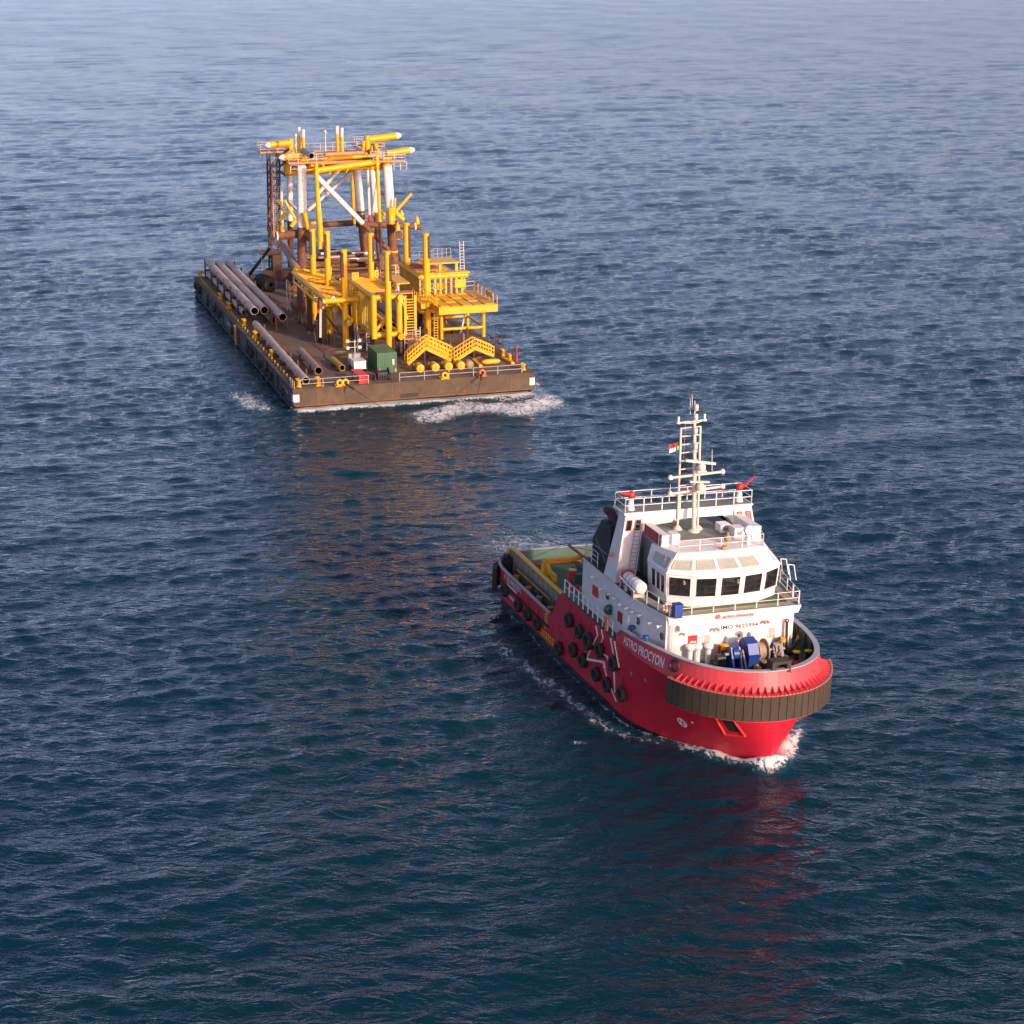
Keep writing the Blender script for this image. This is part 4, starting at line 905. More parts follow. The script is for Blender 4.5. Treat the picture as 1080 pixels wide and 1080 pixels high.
for px, py in ((839.5, 697), (852, 696), (805, 707), (827, 702)):
    h = TUG.z(px, py, ZD); b_ = P(MB().tube((h.x, h.y, ZD), (h.x, h.y, 5.5), 0.2), 'bitt', 'black_paint'); P(MB().tube((h.x, h.y, 5.5), (h.x, h.y, 5.58), 0.27), 'bitt_cap', 'yellow' if px > 830 else 'tan_wood', b_)
h = TUG.z(763, 701, ZD); b_ = P(MB().lathe((h.x, h.y, ZD), [(0.55, 0), (0.5, 0.1), (0.27, 1.1), (0.2, 1.15)], n=16), 'vent_cone', 'black_paint'); P(MB().lathe((h.x, h.y, 5.98), [(0.2, 0), (0.25, 0.05), (0.22, 0.2), (0.28, 0.28), (0.28, 0.36), (0, 0.38)], n=14), 'vent_cap', 'yellow', b_)
h = TUG.z(824, 691, ZD); b_ = P(MB().tube((h.x, h.y, ZD), (h.x, h.y, 5.9), 0.16), 'vent_post', 'black_paint'); P(MB().tube((h.x, h.y, 5.9), (h.x, h.y, 6.15), 0.26), 'vent_cap', 'yellow', b_)
for a, b in (((770, 707), (781, 703)), ((764, 704), (768, 709))):
    P(MB().bar(TUG.z(*a, 4.87), TUG.z(*b, 4.87), 0.12, 0.02), 'deck_line', 'yellow')
for px, py, l_, m in ((801, 704, 0.7, 'tan_wood'), (828, 702, 0.8, 'tan_wood'), (826, 685, 0.7, 'tan_wood'), (773, 690, 0.6, 'tan_wood')):
    h = TUG.z(px, py, 5.1); P(MB().bar(h + V(0, -l_ / 2, 0), h + V(0, l_ / 2, 0), 0.22, 0.18), 'roller_bar', m)
P(MB().tube(TUG.z(799, 703, 5.2), TUG.z(797, 704, 5.2), 0.18), 'roller_knob', 'yellow')
h = TUG.z(841, 700, ZD); P(MB().box(h.x - 0.5, h.x + 0.5, h.y - 0.5, h.y + 0.6, ZD, 5.0), 'deck_hatch', 'red_faded')
# bow fairlead standing on the cap rail
fl = MB(); c0 = V(-0.25, 0.35, 6.15)
fl.box(-0.75, 0.12, -0.35, -0.05, 6.0, 7.05).box(-0.75, 0.12, 0.75, 1.05, 6.0, 7.05).box(-0.75, 0.12, -0.05, 0.75, 6.85, 7.05).box(-0.75, 0.12, -0.05, 0.75, 6.0, 6.2)
P(fl, 'bow_fairlead', 'fender_rubber'); P(MB().box(-0.6, -0.5, -0.05, 0.75, 6.2, 6.85), 'fairlead_throat', 'dark')

# ---- loose things on the tug
anc = thing('spare_anchor', 'dark rusty spare anchor upright against the white house front beside the windlass', 'anchor', TUG, (-6.0, 4.1, 4.86))
P(MB().bar((-6.25, 4.05, 5.2), (-6.3, 4.0, 7.3), 0.16, 0.16).lathe((-6.3, 4.0, 7.35), [(0.08, -0.04), (0.16, -0.04), (0.16, 0.04), (0.08, 0.04)], (1, 0, 0), 12), 'shank', 'rust_dark', anc)
P(MB().path([V(-6.1, 3.4, 5.95), V(-6.1, 3.55, 5.45), V(-6.15, 4.05, 5.15), V(-6.1, 4.6, 5.45), V(-6.1, 4.8, 5.95)], 0.12, 8), 'arms', 'rust_dark', anc)
for y in (3.4, 4.8): P(MB().plate([V(-6.05, y - 0.2, 5.85), V(-6.05, y + 0.2, 5.85), V(-6.0, y, 6.4)], (-1, 0, 0), 0.08), 'fluke', 'rust_dark', anc)
P(MB().bar((-6.1, 3.3, ZD + 0.12), (-6.1, 4.9, ZD + 0.12), 0.5, 0.22), 'base_block', 'black_paint', anc)
# life raft canister on the starboard bridge wing
a = TUG.y(661.5, 612, -5.5); b = TUG.y(677, 624.5, -5.5); a.z = b.z = 9.25
lr = thing('life_raft_canister', 'white cylindrical life raft canister in a cradle by the starboard bridge railing', 'life raft', TUG, (a.x, a.y, 8.43))
d = (b - a).normalized(); L = (b - a).length
P(MB().lathe(a, [(0, 0), (0.38, 0.03), (0.46, 0.15), (0.46, L - 0.15), (0.38, L - 0.03), (0, L)], d, 20), 'canister', 'white_clean', lr)
for t in (0.22, 0.45, 0.68): P(MB().lathe(a + d * (L * t), [(0.462, 0), (0.48, 0.02), (0.48, 0.07), (0.462, 0.09)], d, 20), 'strap', 'steel_grey', lr)
P(MB().tube(a + V(-0.15, 0.1, -0.7), a + V(-0.15, 0.1, 0.35), 0.5, n=16), 'release_drum', 'red_bright', lr)
for t in (0.2, 0.8):
    p = a + d * (L * t); P(MB().box(p.x - 0.08, p.x + 0.08, p.y - 0.45, p.y + 0.45, 8.44, 8.85), 'cradle', 'galvanised', lr)
P(MB().tube(a + V(0, -0.6, 0.1), b + V(0, -0.6, -0.15), 0.05), 'cradle_rail', 'white_clean', lr)
bb = TUG.z(714.5, 651, 8.44)
bin_ = thing('blue_bin', 'blue plastic bin at the front starboard corner of the bridge deck', 'bin', TUG, (bb.x, bb.y, 8.435))
P(MB().box(bb.x - 0.3, bb.x + 0.25, bb.y - 0.32, bb.y + 0.25, 8.436, 9.35), 'bin_body', 'blue', bin_); P(MB().box(bb.x - 0.34, bb.x + 0.29, bb.y - 0.36, bb.y + 0.29, 9.352, 9.43), 'bin_lid', 'blue', bin_)
dr = TUG.y(603.5, 610, -4.2)
drum = thing('red_oil_drum', 'red steel drum with a yellow lid raised beside the aft stair', 'drum', TUG, (dr.x, dr.y, 4.0))
zb = dr.z - 0.45
P(MB().tube((dr.x, dr.y, zb), (dr.x, dr.y, zb + 1.15), 0.36, n=18), 'drum_body', 'red_bright', drum)
for k in (0.35, 0.75): P(MB().lathe((dr.x, dr.y, zb + k), [(0.36, 0), (0.385, 0.03), (0.36, 0.06)], n=18), 'drum_hoop', 'red_bright', drum)
P(MB().tube((dr.x, dr.y, zb + 1.152), (dr.x, dr.y, zb + 1.2), 0.33, n=18), 'drum_lid', 'yellow', drum); P(MB().tube((dr.x, dr.y, 1.16), (dr.x, dr.y, zb - 0.002), 0.1), 'drum_stand', 'white_clean', drum)
# blue and dark drums on the aft deck
for (px, py), lab in (((567.5, 634), 'blue plastic drum on the aft deck between bulwark and cargo rail'), ((538, 592), 'dark blue drum at the stern beside the starboard bollard')):
    h = TUG.z(px, py, 1.16); t_ = thing('blue_drum', lab, 'drum', TUG, h)
    P(MB().lathe(h, [(0, 0.004), (0.3, 0.004), (0.31, 0.3), (0.33, 0.33), (0.31, 0.36), (0.31, 0.8), (0.26, 0.9), (0, 0.9)], n=16), 'drum_body', 'blue', t_); P(MB().tube(h + V(0.12, 0, 0.9), h + V(0.12, 0, 0.94), 0.05, n=8), 'bung', 'dark', t_)
# flag flying from the mast halyard
fp = TUG.x(714.5, 466.5, -14.9)
fl_ = thing('ensign', 'small red white and green flag flying left of the tug mast', 'flag', TUG, fp)
def cloth(u0, u1, v0, v1, m):
    mb = MB(); vs = []; n = 8
    for i in range(n + 1):
        for j in range(3):
            u = u0 + (u1 - u0) * i / n; v = v0 + (v1 - v0) * j / 2
            vs.append(fp + V(0.10 * math.sin(u * 6), -u * 0.62, (-v - 0.25 * u + 0.06 * math.sin(u * 5 + v)) * 0.72))
    mb.add(vs, [(i * 3 + j, (i + 1) * 3 + j, (i + 1) * 3 + j + 1, i * 3 + j + 1) for i in range(n) for j in range(2)], 0, True)
    P(mb, 'flag_panel', m, fl_)
cloth(-0.1, 0.25, 0.0, 0.85, 'winch_green'); cloth(0.25, 0.95, 0.0, 0.42, 'red_bright'); cloth(0.25, 0.95, 0.42, 0.85, 'white_clean'); cloth(-0.55, -0.1, 0.0, 0.42, 'red_faded'); cloth(-0.55, -0.1, 0.42, 0.85, 'white_clean')
P(MB().tube(fp + V(0, 0.55, -1.2), fp + V(0, 0.55, 1.6), 0.012, n=5), 'halyard', 'galvanised', fl_)
for px, py, lab in ((701.5, 641, 'red and white lifebuoy on the starboard bridge railing next to the blue bin'), (834.5, 626, 'orange lifebuoy on the port bridge railing')):
    h = TUG.y(px, py, -5.35 if px < 800 else 5.5); t_ = thing('lifebuoy', lab, 'lifebuoy', TUG, h); s = -1 if px < 800 else 1
    def seg(a0, a1, m):
        n = 6; vs = []
        for i in range(n + 1):
            a = a0 + (a1 - a0) * i / n
            for j in range(8):
                b_ = 2 * math.pi * j / 8; r = 0.3 + 0.075 * math.cos(b_); vs.append(h + V(r * math.cos(a), 0.075 * math.sin(b_), r * math.sin(a)))
        P(MB().add(vs, [(i * 8 + j, (i + 1) * 8 + j, (i + 1) * 8 + (j + 1) % 8, i * 8 + (j + 1) % 8) for i in range(n) for j in range(8)], 0, True), 'buoy_segment', m, t_)
    for k in range(8): seg(k * math.pi / 4, (k + 1) * math.pi / 4, 'orange' if k % 2 == 0 else ('white_clean' if s < 0 else 'orange'))
# tyres hanging along the starboard side
def tyre_mesh(R_=0.62, r=0.25, n=20, m=10):
    mb = MB(); vs = []
    for i in range(n):
        a = 2 * math.pi * i / n
        for j in range(m):
            b = 2 * math.pi * j / m; rr = R_ + r * 0.95 * math.cos(b) * (0.85 if math.cos(b) > 0 else 1.0); yy = r * 1.1 * math.copysign(abs(math.sin(b)) ** 0.7, math.sin(b))
            if abs(math.sin(b)) < 0.75 and math.cos(b) > 0 and i % 2: rr -= 0.025
            vs.append((rr * math.cos(a), yy, rr * math.sin(a)))
    return mb.add(vs, [(i * m + j, i * m + (j + 1) % m, ((i + 1) % n) * m + (j + 1) % m, ((i + 1) % n) * m + j) for i in range(n) for j in range(m)], 0, True)
tyre_src = None
def put_tyre(frame, c, scale, yaw, label, group, chain_to=None, tilt=0.0):
    global tyre_src
    t_ = thing('tyre_fender', label, 'tyre', frame, c, group)
    if tyre_src is None:
        tyre_src = tyre_mesh().build('tyre', 'rubber', None); me = tyre_src.data; bpy.data.objects.remove(tyre_src); tyre_src = me
    o = bpy.data.objects.new('tyre', tyre_src); COL.objects.link(o); o.parent = t_; o.rotation_euler = (tilt, 0, yaw); o.scale = (scale, scale * 1.05, scale); ORG[o.name] = Vector(c)
    if chain_to is not None: MB().tube(V(*c) + V(0, 0, 0.5 * scale), chain_to, 0.03, n=5).build('chain', 'rust_dark', t_)
up_row = [(599.5, 654), (610.5, 666), (620, 676), (632, 686), (646.5, 700)]; lo_row = [(604, 685.5), (614, 696.5), (628, 711), (639.5, 722), (655, 732)]; aft_row = [(532, 622.5), (546, 638.5), (556, 648), (566, 657.5), (589, 684)]
for row, nm, where in ((up_row, 'upper', 'upper row'), (lo_row, 'lower', 'lower row'), (aft_row, 'aft', 'aft low row')):
    for k, (px, py) in enumerate(row):
        h = TUG.y(px, py, -6.85)
        for _ in range(3): h = TUG.y(px, py, -(half_breadth(h.x, h.z) or 6.5) - 0.22)
        put_tyre(TUG, h, 0.88 if (px, py) == (620, 676) else 0.72, 0.0, 'black tyre on the red tug, %s from the stern in the %s' % (ORD[k], where), 'tyres along the tug side', V(h.x, h.y + 0.15, h.z + 1.3))

# ================================================================== the barge
ZB = 3.4
fr_ = BAR.z(563, 392, ZB); bl_ = BAR.z(206, 292, ZB); BW, BL = fr_.y, -bl_.x
barge = thing('deck_barge', 'flat dark steel deck barge carrying yellow structures, towed behind the red tug', 'barge', BAR)
def Q(mb, name, mats, parent=None): return mb.build(name, mats, parent or barge)
prof = [(0, ZB), (0, 1.45), (-0.8, 1.05), (-9, -2.0), (-BL + 6, -2.0), (-BL, 0.6), (-BL, ZB)]
n_ = len(prof); vs = [V(x, 0, z) for x, z in prof] + [V(x, BW, z) for x, z in prof]
mb = MB()
mb.add(vs, [(n_ - 1, 0, n_, 2 * n_ - 1)], 0); mb.add(vs, [tuple(range(n_ - 1, -1, -1)), tuple(range(n_, 2 * n_))], 1)
mb.add(vs, [(i, i + 1, n_ + i + 1, n_ + i) for i in range(n_ - 1)], 2)
bh = Q(mb, 'barge_hull', ['rust_deck', 'barge_side', 'barge_bow'])
Q(MB().box(0.0, 0.10, 0.0, BW, 3.18, 3.42).box(-BL, 0.0, -0.08, 0.0, 3.16, 3.42), 'deck_edge_lip', 'barge_bow')
for k in range(1, 10): Q(MB().box(0.001, 0.02, BW * k / 10 - 0.04, BW * k / 10 + 0.04, 1.46, 3.17), 'bow_seam', 'rust', bh)
Q(MB().box(-0.55, 0.025, 0.2, BW - 0.2, 1.28, 1.44), 'bow_waterband', 'rust', bh)
Q(MB().box(-0.3, 0.03, 13.0, 15.2, 1.46, 1.95), 'bow_slot_shade', 'dark', bh)  # dark block paints the shade inside a recess in the bow plate
Q(MB().box(0.002, 0.05, 22.8, 24.6, 2.2, 2.75), 'bow_patch_plate', 'barge_bow', bh)
for y0, y1 in ((0.0, 0.75), (BW - 0.7, BW)): Q(MB().box(0.002, 0.03, y0 + 0.03, y1 - 0.03, 1.85, 2.75), 'corner_mark', 'white', bh)
Q(MB().box(-0.75, -0.03, -0.03, -0.002, 1.85, 2.75), 'corner_mark', 'white', bh)
for x in (-9.5, -16.5, -24, -31, -37.5, -44, -51, -58, -65, -72): Q(MB().box(x - 0.12, x + 0.12, -0.14, -0.002, 0.4, 3.1), 'side_frame', 'barge_side', bh)
Q(MB().box(-BL + 0.3, -0.6, -0.22, -0.002, 1.0, 1.22), 'side_strake', 'barge_side', bh)
Q(MB().bar((-39.8, -0.25, 0.6), (-39.8, -0.25, 3.4), 0.18, 0.1).bar((-39.0, -0.25, 0.6), (-39.0, -0.25, 3.4), 0.12, 0.1), 'pilot_ladder', 'yellow', bh)
for x0, n in ((-47.6, 9), (-6.2, 6)):       # weathered painted name plates along the side
    for k in range(n): Q(MB().box(x0 + k * 0.5, x0 + k * 0.5 + 0.34, -0.03, -0.002, 2.0, 2.55), 'side_mark', 'steel_grey', bh)
# railing on the bow
for y0, y1, st in ((0.9, 9.2, 2.4), (13.0, 28.4, 2.85)): Q(MB().rail([V(-0.25, y0, ZB), V(-0.25, y1, ZB)], 1.05, st, 2, 0.05, 0.035), 'bow_railing', 'galvanised')
Q(MB().rail([V(-0.4, 0.25, ZB), V(-2.6, 0.25, ZB)], 0.9, 1.1, 2, 0.04, 0.03), 'corner_railing', 'galvanised')
# edge posts with a chain, bollards, fairleads
for k in range(38):
    x = -2.6 - k * 1.95
    Q(MB().tube((x, 0.55, ZB), (x, 0.55, ZB + 0.45), 0.10, n=6), 'edge_post', 'yellow_dull')
def bollard(x, y, s=1.0, ax=1):
    b_ = Q(MB().box(x - 0.75 * s, x + 0.75 * s, y - 0.3 * s, y + 0.3 * s, ZB, ZB + 0.08), 'bollard', 'yellow')
    for d in (-0.42, 0.42): Q(MB().lathe((x + d * s, y, ZB + 0.08), [(0.24 * s, 0), (0.22 * s, 0.55 * s), (0.30 * s, 0.6 * s), (0.30 * s, 0.72 * s), (0, 0.74 * s)], n=12), 'bollard_post', 'yellow', b_)
for px, py in ((210, 291), (230, 315), (239, 325), (252.5, 343), (264.5, 356), (282, 376), (311, 407)):
    h = BAR.z(px, py, ZB); bollard(min(h.x, -1.0), 0.75 + 0.25, 1.0)
for px, py in ((557, 389), (544, 379), (535, 374)): h = BAR.z(px, py, ZB); bollard(min(h.x, -1.0), BW - 0.9, 0.9)
h = BAR.z(329, 405, ZB); bollard(-1.6, 3.3, 1.1)
for y in (5.6, 6.3, 18.55, 23.25):
    Q(MB().box(-0.9, 0.25, y - 0.5, y + 0.5, ZB, ZB + 0.12).lathe((0.1, y, ZB + 0.45), [(0.22, -0.2), (0.44, -0.12), (0.44, 0.12), (0.22, 0.2), (0.22, -0.2)], (1, 0, 0.2), 16), 'towing_fairlead', 'yellow' if y < 20 else 'orange')
for px, py in ((549, 381), (540, 376), (531, 371), (544, 378.5)):
    h = BAR.z(px, py, ZB); Q(MB().tube((h.x, BW - 0.35, ZB), (h.x, BW - 0.35, ZB + 1.3), 0.07, n=6), 'edge_stanchion', 'rust_dark')
h = BAR.z(549, 381, ZB); Q(MB().tube((h.x, BW - 0.3, ZB), (h.x, BW - 0.3, ZB + 0.9), 0.16).tube((h.x, BW - 0.3, ZB + 0.9), (h.x, BW - 0.3, ZB + 1.7), 0.07).lathe((h.x, BW - 0.3, ZB + 1.7), [(0.16, 0), (0.2, 0.1), (0.16, 0.3), (0, 0.34)], n=10), 'navigation_lamp', 'red_bright')
mb = MB()
for x in (-14.6, -13.2, -11.9):
    for y in (BW - 1.6, BW - 0.5): mb.bar((x, y, ZB), (x, y, ZB + 1.9), 0.09)
for z in (ZB + 1.0, ZB + 1.9):
    for y in (BW - 1.6, BW - 0.5): mb.bar((-14.6, y, z), (-11.9, y, z), 0.09)
    for x in (-14.6, -11.9): mb.bar((x, BW - 1.6, z), (x, BW - 0.5, z), 0.09)
Q(mb, 'mooring_cage', 'rust_dark')
# red and yellow paint marks, hoses on deck
for pts, m in (([(313, 341), (320, 340), (322, 337)], 'red_faded'), ([(315, 356), (325, 356), (330, 352)], 'red_faded'), ([(333, 366), (345, 369), (353, 368)], 'red_faded'), ([(316, 357), (332, 364), (342, 372)], 'rust')):
    q = [BAR.z(px, py, ZB + 0.03) for px, py in pts]; Q(MB().path(q, 0.05, 6), 'deck_hose', m)
for px, py, r in ((366, 376, 1.0), (359, 371, 0.8)):
    h = BAR.z(px, py, ZB); Q(MB().prism([(h.x + r * 0.6 * math.cos(a), h.y + r * math.sin(a)) for a in np.linspace(0, 2 * math.pi, 9)[:-1]], ZB + 0.004, ZB + 0.012), 'paint_spill', 'yellow_dull')
for px, py in ((205.6, 296.7), (209.4, 306), (219, 318.5), (225.6, 325), (230.4, 331), (244.4, 349), (261, 368), (264.3, 373), (273.2, 384.5), (280, 392), (284, 397), (297.5, 414)):
    pass
BT = [(205.6, 297), (209.4, 306), (219, 319), (225.6, 325.5), (230.4, 331.5), (244.4, 349), (261, 368), (264.3, 373), (273.2, 384.5), (280, 392.5), (284, 397), (297.5, 413)]
for k, (px, py) in enumerate(BT):
    h = BAR.y(px, py, -0.35); h.z = min(max(h.z, 1.0), 2.6)
    put_tyre(BAR, h, 0.68 + 0.08 * (k % 3 == 1), 0.0, 'black tyre on the dark barge side, %s counting from the stern' % ORD[k], 'tyres along the barge side', V(h.x, -0.1, 3.3))

# ---- pipes
def pipe_thing(lab, a, b, r, m, group='steel pipes on the barge deck', inner='rust_dark'):
    o = MB().pipe(a, b, r, 0.05, 24, 0, 1).build('steel_pipe', [m, inner], None, BAR, a); tag(o, lab, 'pipe', group)
pipe_thing('long grey steel pipe, outermost of the three on top of the stack', V(-78.2, 2.3, 5.5), V(-38.0, 2.3, 5.5), 0.55, 'pipe_grey')
pipe_thing('long grey steel pipe, middle one of the three on top of the stack', V(-77.8, 3.7, 5.5), V(-38.2, 3.7, 5.5), 0.55, 'pipe_grey')
pipe_thing('long grey steel pipe, innermost of the stack and reaching nearest the bow', V(-77.8, 5.25, 5.4), V(-33.2, 5.25, 5.4), 0.55, 'pipe_grey')
pipe_thing('grey pipe under the outermost pipe of the stack beside the deck edge', V(-76.5, 2.1, 4.05), V(-44.5, 2.1, 4.05), 0.5, 'pipe_grey')
pipe_thing('dark ended pipe lying under the innermost pipe of the stack', V(-76.5, 4.9, 4.0), V(-38.5, 4.9, 4.0), 0.5, 'pipe_rusty')
a = BAR.z(269.5, 341, 4.2); b = BAR.z(323, 401, 4.2)
pipe_thing('single long grey pipe lying low along the deck edge towards the bow', V(a.x, a.y, 4.15), V(b.x - 0.2, b.y, 4.1), 0.46, 'pipe_grey')
pipe_thing('short reddish pipe on the open deck beside the long low pipe', BAR.z(317, 370, 4.2), BAR.z(336, 391, 4.2), 0.48, 'pipe_rusty')
pipe_thing('short yellow pipe stub on the deck near the light tower', BAR.z(351, 379, 4.0), BAR.z(361, 388, 4.0), 0.38, 'yellow_dull')
for i, x in enumerate((-76.5, -70.5, -64.5, -58.5, -52.5, -46.8, -40.5)):
    Q(MB().bar((x, 1.45, ZB), (x, 1.45, 6.4), 0.26, 0.2), 'pipe_stanchion', 'rust_dark'); Q(MB().bar((x, 6.05, ZB), (x, 6.05, 5.9), 0.24, 0.2), 'pipe_stanchion', 'rust_dark')
    Q(MB().bar((x, 1.45, 4.72), (x, 6.0, 4.72), 0.3, 0.25).bar((x, 1.45, 3.5), (x, 6.0, 3.5), 0.3, 0.12), 'pipe_bearer', 'rust_dark')
for x in (-37.4, -34.2): 
    for y in (4.5, 6.0): Q(MB().bar((x, y, ZB), (x, y, 5.5), 0.22), 'pipe_stanchion', 'rust')
    Q(MB().bar((x, 4.5, 4.7), (x, 6.0, 4.7), 0.2), 'pipe_bearer', 'rust')
for x in (-31.5, -27, -22.5, -18, -13.5, -9, -4):
    for y in (1.1, 2.45): Q(MB().bar((x, y, ZB), (x, y, 4.9), 0.2), 'pipe_stanchion', 'rust_dark')
    Q(MB().bar((x, 1.1, 3.5), (x, 2.45, 3.5), 0.2), 'pipe_bearer', 'rust_dark')
for x, y in ((-14.5, 3.75), (-14.5, 4.9), (-8, 3.75), (-8, 4.9)): Q(MB().bar((x, y, ZB), (x, y, 4.5), 0.18), 'pipe_stanchion', 'rust_dark')
Q(MB().bar((-14.5, 3.7, 3.55), (-14.5, 4.95, 3.55), 0.2).bar((-8, 3.7, 3.55), (-8, 4.95, 3.55), 0.2), 'pipe_bearer', 'rust_dark')
Q(MB().bar((-10.5, 6.9, 3.5), (-10.5, 7.9, 3.5), 0.2).bar((-8, 6.9, 3.5), (-8, 7.9, 3.5), 0.2), 'pipe_bearer', 'rust_dark')

# ---- offshore jacket
jk = thing('jacket_structure', 'tall offshore jacket of white, yellow and rusty tubes standing on the aft deck', 'jacket', BAR, (-62, 18, ZB))
J = lambda mb, n, m, p=None: mb.build(n, m, p or jk)
X_ = BAR.x
def leg(name, top, bot, x, r, zsplit, mt, mlow, sub=True):
    a = X_(*top, x); b = X_(*bot, x); d = (b - a) / (b.z - a.z); g = a + d * (ZB + 0.02 - a.z); s = a + d * (zsplit - a.z)
    o = J(MB().tube(s, a, r, n=18), name, mt); J(MB().tube(g, s, r * 0.985, n=18), 'leg_base', mlow, o)
    k = zsplit + 0.9
    while k < a.z - 0.5 and r > 0.4:
        p = a + d * (k - a.z); J(MB().lathe(p, [(r, 0), (r + 0.025, 0.02), (r + 0.025, 0.10), (r, 0.12)], a - b, 18), 'band', 'cream_tube', o); k += 1.15
    return a, g, o
aA, gA, oA = leg('jacket_leg', (318, 170), (318.7, 272), -55, 0.70, 14.0, 'white', 'rust')
aB, gB, oB = leg('jacket_leg', (408, 172), (415, 270), -55, 0.70, 13.9, 'white', 'rust')
aC, gC, oC = leg('jacket_leg', (375.5, 172), (383, 250), -63, 0.62, 14.8, 'white', 'rust')
aD, gD, oD = leg('jacket_leg', (305.7, 168), (306, 215), -68, 0.44, 13.0, 'white', 'rust_dark')
aE, gE, oE = leg('jacket_leg', (391.5, 170), (396, 221), -69, 0.42, 13.6, 'white', 'rust')
for p, r in ((aA, 0.63), (aB, 0.63)): J(MB().tube(p - V(0, 0, 0.3), p + V(0, 0, 0.9), r + 0.1, n=18), 'leg_collar', 'yellow')
for z, r in ((4.6, 0.72), (6.3, 0.70)): J(MB().lathe(gA + V(0, 0, z - ZB), [(0.62, 0), (r, 0.02), (r, 0.25), (0.62, 0.28)], n=18), 'leg_clamp', 'yellow')
for z in (5.2, 6.6, 7.6, 9.6): J(MB().lathe(gB.lerp(aB, (z - ZB) / (aB.z - ZB)), [(0.62, 0), (0.73, 0.02), (0.73, 0.32), (0.62, 0.35)], n=18), 'leg_clamp', 'yellow_dull')
for z in (13.2, 14.2): J(MB().lathe(gC.lerp(aC, (z - ZB) / (aC.z - ZB)), [(0.55, 0), (0.66, 0.02), (0.66, 0.25), (0.55, 0.28)], n=18), 'leg_clamp', 'yellow_dull')
def mem(name, p0, p1, x0, r, m, x1=None, n=12, split=None, m2=None):
    a = X_(*p0, x0); b = X_(*p1, x0 if x1 is None else x1)
    if split is None: return J(MB().tube(a, b, r, n=n), name, m)
    s = a.lerp(b, split); o = J(MB().tube(a, s, r, n=n), name, m); J(MB().tube(s, b, r * 0.97, n=n), name, m2); return o
mem('diagonal_brace', (333, 185), (419, 273), -54.8, 0.38, 'white', split=0.57, m2='rust')
mem('diagonal_brace', (380, 173), (325, 222), -65.5, 0.27, 'cream_tube'); mem('diagonal_brace', (364, 171), (333, 207), -61, 0.30, 'cream_tube')
mem('diagonal_brace', (399, 183), (393, 228), -66, 0.26, 'cream_tube', -60); mem('diagonal_brace', (304.5, 212), (314, 222), -66, 0.26, 'steel_grey')
mem('top_beam', (333, 180), (398, 170.5), -53.9, 0.44, 'yellow'); mem('top_beam', (300, 182), (371, 177.8), -67, 0.5, 'yellow')
mem('top_beam', (323, 170), (402, 163.5), -56, 0.25, 'yellow'); mem('top_pipe', (343, 163), (384, 161), -53.2, 0.26, 'timber_orange')
mem('bottom_pipe', (341, 237), (372, 235), -66, 0.45, 'rust'); mem('bottom_pipe', (376, 236), (444, 239), -64, 0.5, 'rust')
mem('bottom_pipe', (291.5, 249), (318, 246), -56, 0.62, 'rust'); mem('bottom_pipe', (282, 241), (292, 240.5), -70, 0.45, 'rust_dark')
mem('bottom_pipe', (415, 235.5), (420.5, 248), -55, 0.6, 'rust', -50.5)
mem('bottom_pipe', (322, 246), (329, 254), -55, 0.5, 'rust', -52)
for p, x, r in (((437.5, 239), -64, 0.55), ((420.3, 247.5), -50.6, 0.65), ((292, 249), -56, 0.66)):
    c = X_(*p, x); J(MB().lathe(c, [(r, -0.12), (r + 0.03, -0.1), (r + 0.03, 0.1), (r, 0.12)], (0, 1, 0) if x != -50.6 else (1, 0, 0), 16), 'pipe_ring', 'white')
for p, x in (((284, 236), -70), ((298, 242), -56), ((423.5, 228.5), -62), ((440, 235), -64), ((419.5, 242), -51)):
    c = X_(*p, x); J(MB().lathe(c, [(0.0, 1.05), (0.12, 1.0), (0.34, 0.35), (0.36, 0.0), (0.33, -0.3), (0.33, -0.6)], n=14), 'guide_cone', 'yellow')
for p0, p1, x, r in (((300, 211), (311.5, 231), -54, 0.20), ((312, 232), (307, 239), -54, 0.32), ((321, 224), (325, 241), -53.6, 0.36), ((434, 204), (417.5, 223), -54, 0.22), ((417, 224), (425.5, 232), -54, 0.34),
                    ((416.5, 209), (414.5, 240), -53.5, 0.20), ((412, 219), (412.5, 236), -53.4, 0.42), ((302, 224), (294.5, 233), -60, 0.3), ((297, 219), (301, 225), -60, 0.2), ((292, 211), (296, 215), -60, 0.3),
                    ((401, 222), (406, 227), -58, 0.22), ((400, 230), (406, 230), -58, 0.25), ((327, 236), (333, 235), -55, 0.25)):
    mem('guide_bar', p0, p1, x, r, 'yellow')
for p0, p1, x, r, m, sp, m2 in (((333.2, 172), (337.5, 262), -51.5, 0.30, 'yellow', None, None), ((371, 178), (373.5, 237), -66.5, 0.26, 'yellow', None, None), ((397.5, 164), (400.5, 234), -53.5, 0.26, 'yellow', None, None), ((400.5, 234), (402, 268), -53.5, 0.2, 'rust_dark', None, None),
                             ((333, 174), (340, 260), -52.4, 0.24, 'cream_tube', 0.66, 'red_bright'), ((387.5, 176), (390.5, 248), -67, 0.22, 'cream_tube', 0.70, 'red_bright'), ((296.5, 195), (297.5, 240), -66, 0.24, 'cream_tube', None, None), ((336, 222), (338.5, 255), -51.5, 0.42, 'yellow', None, None)):
    mem('riser_pipe', p0, p1, x, r, m, split=sp, m2=m2)
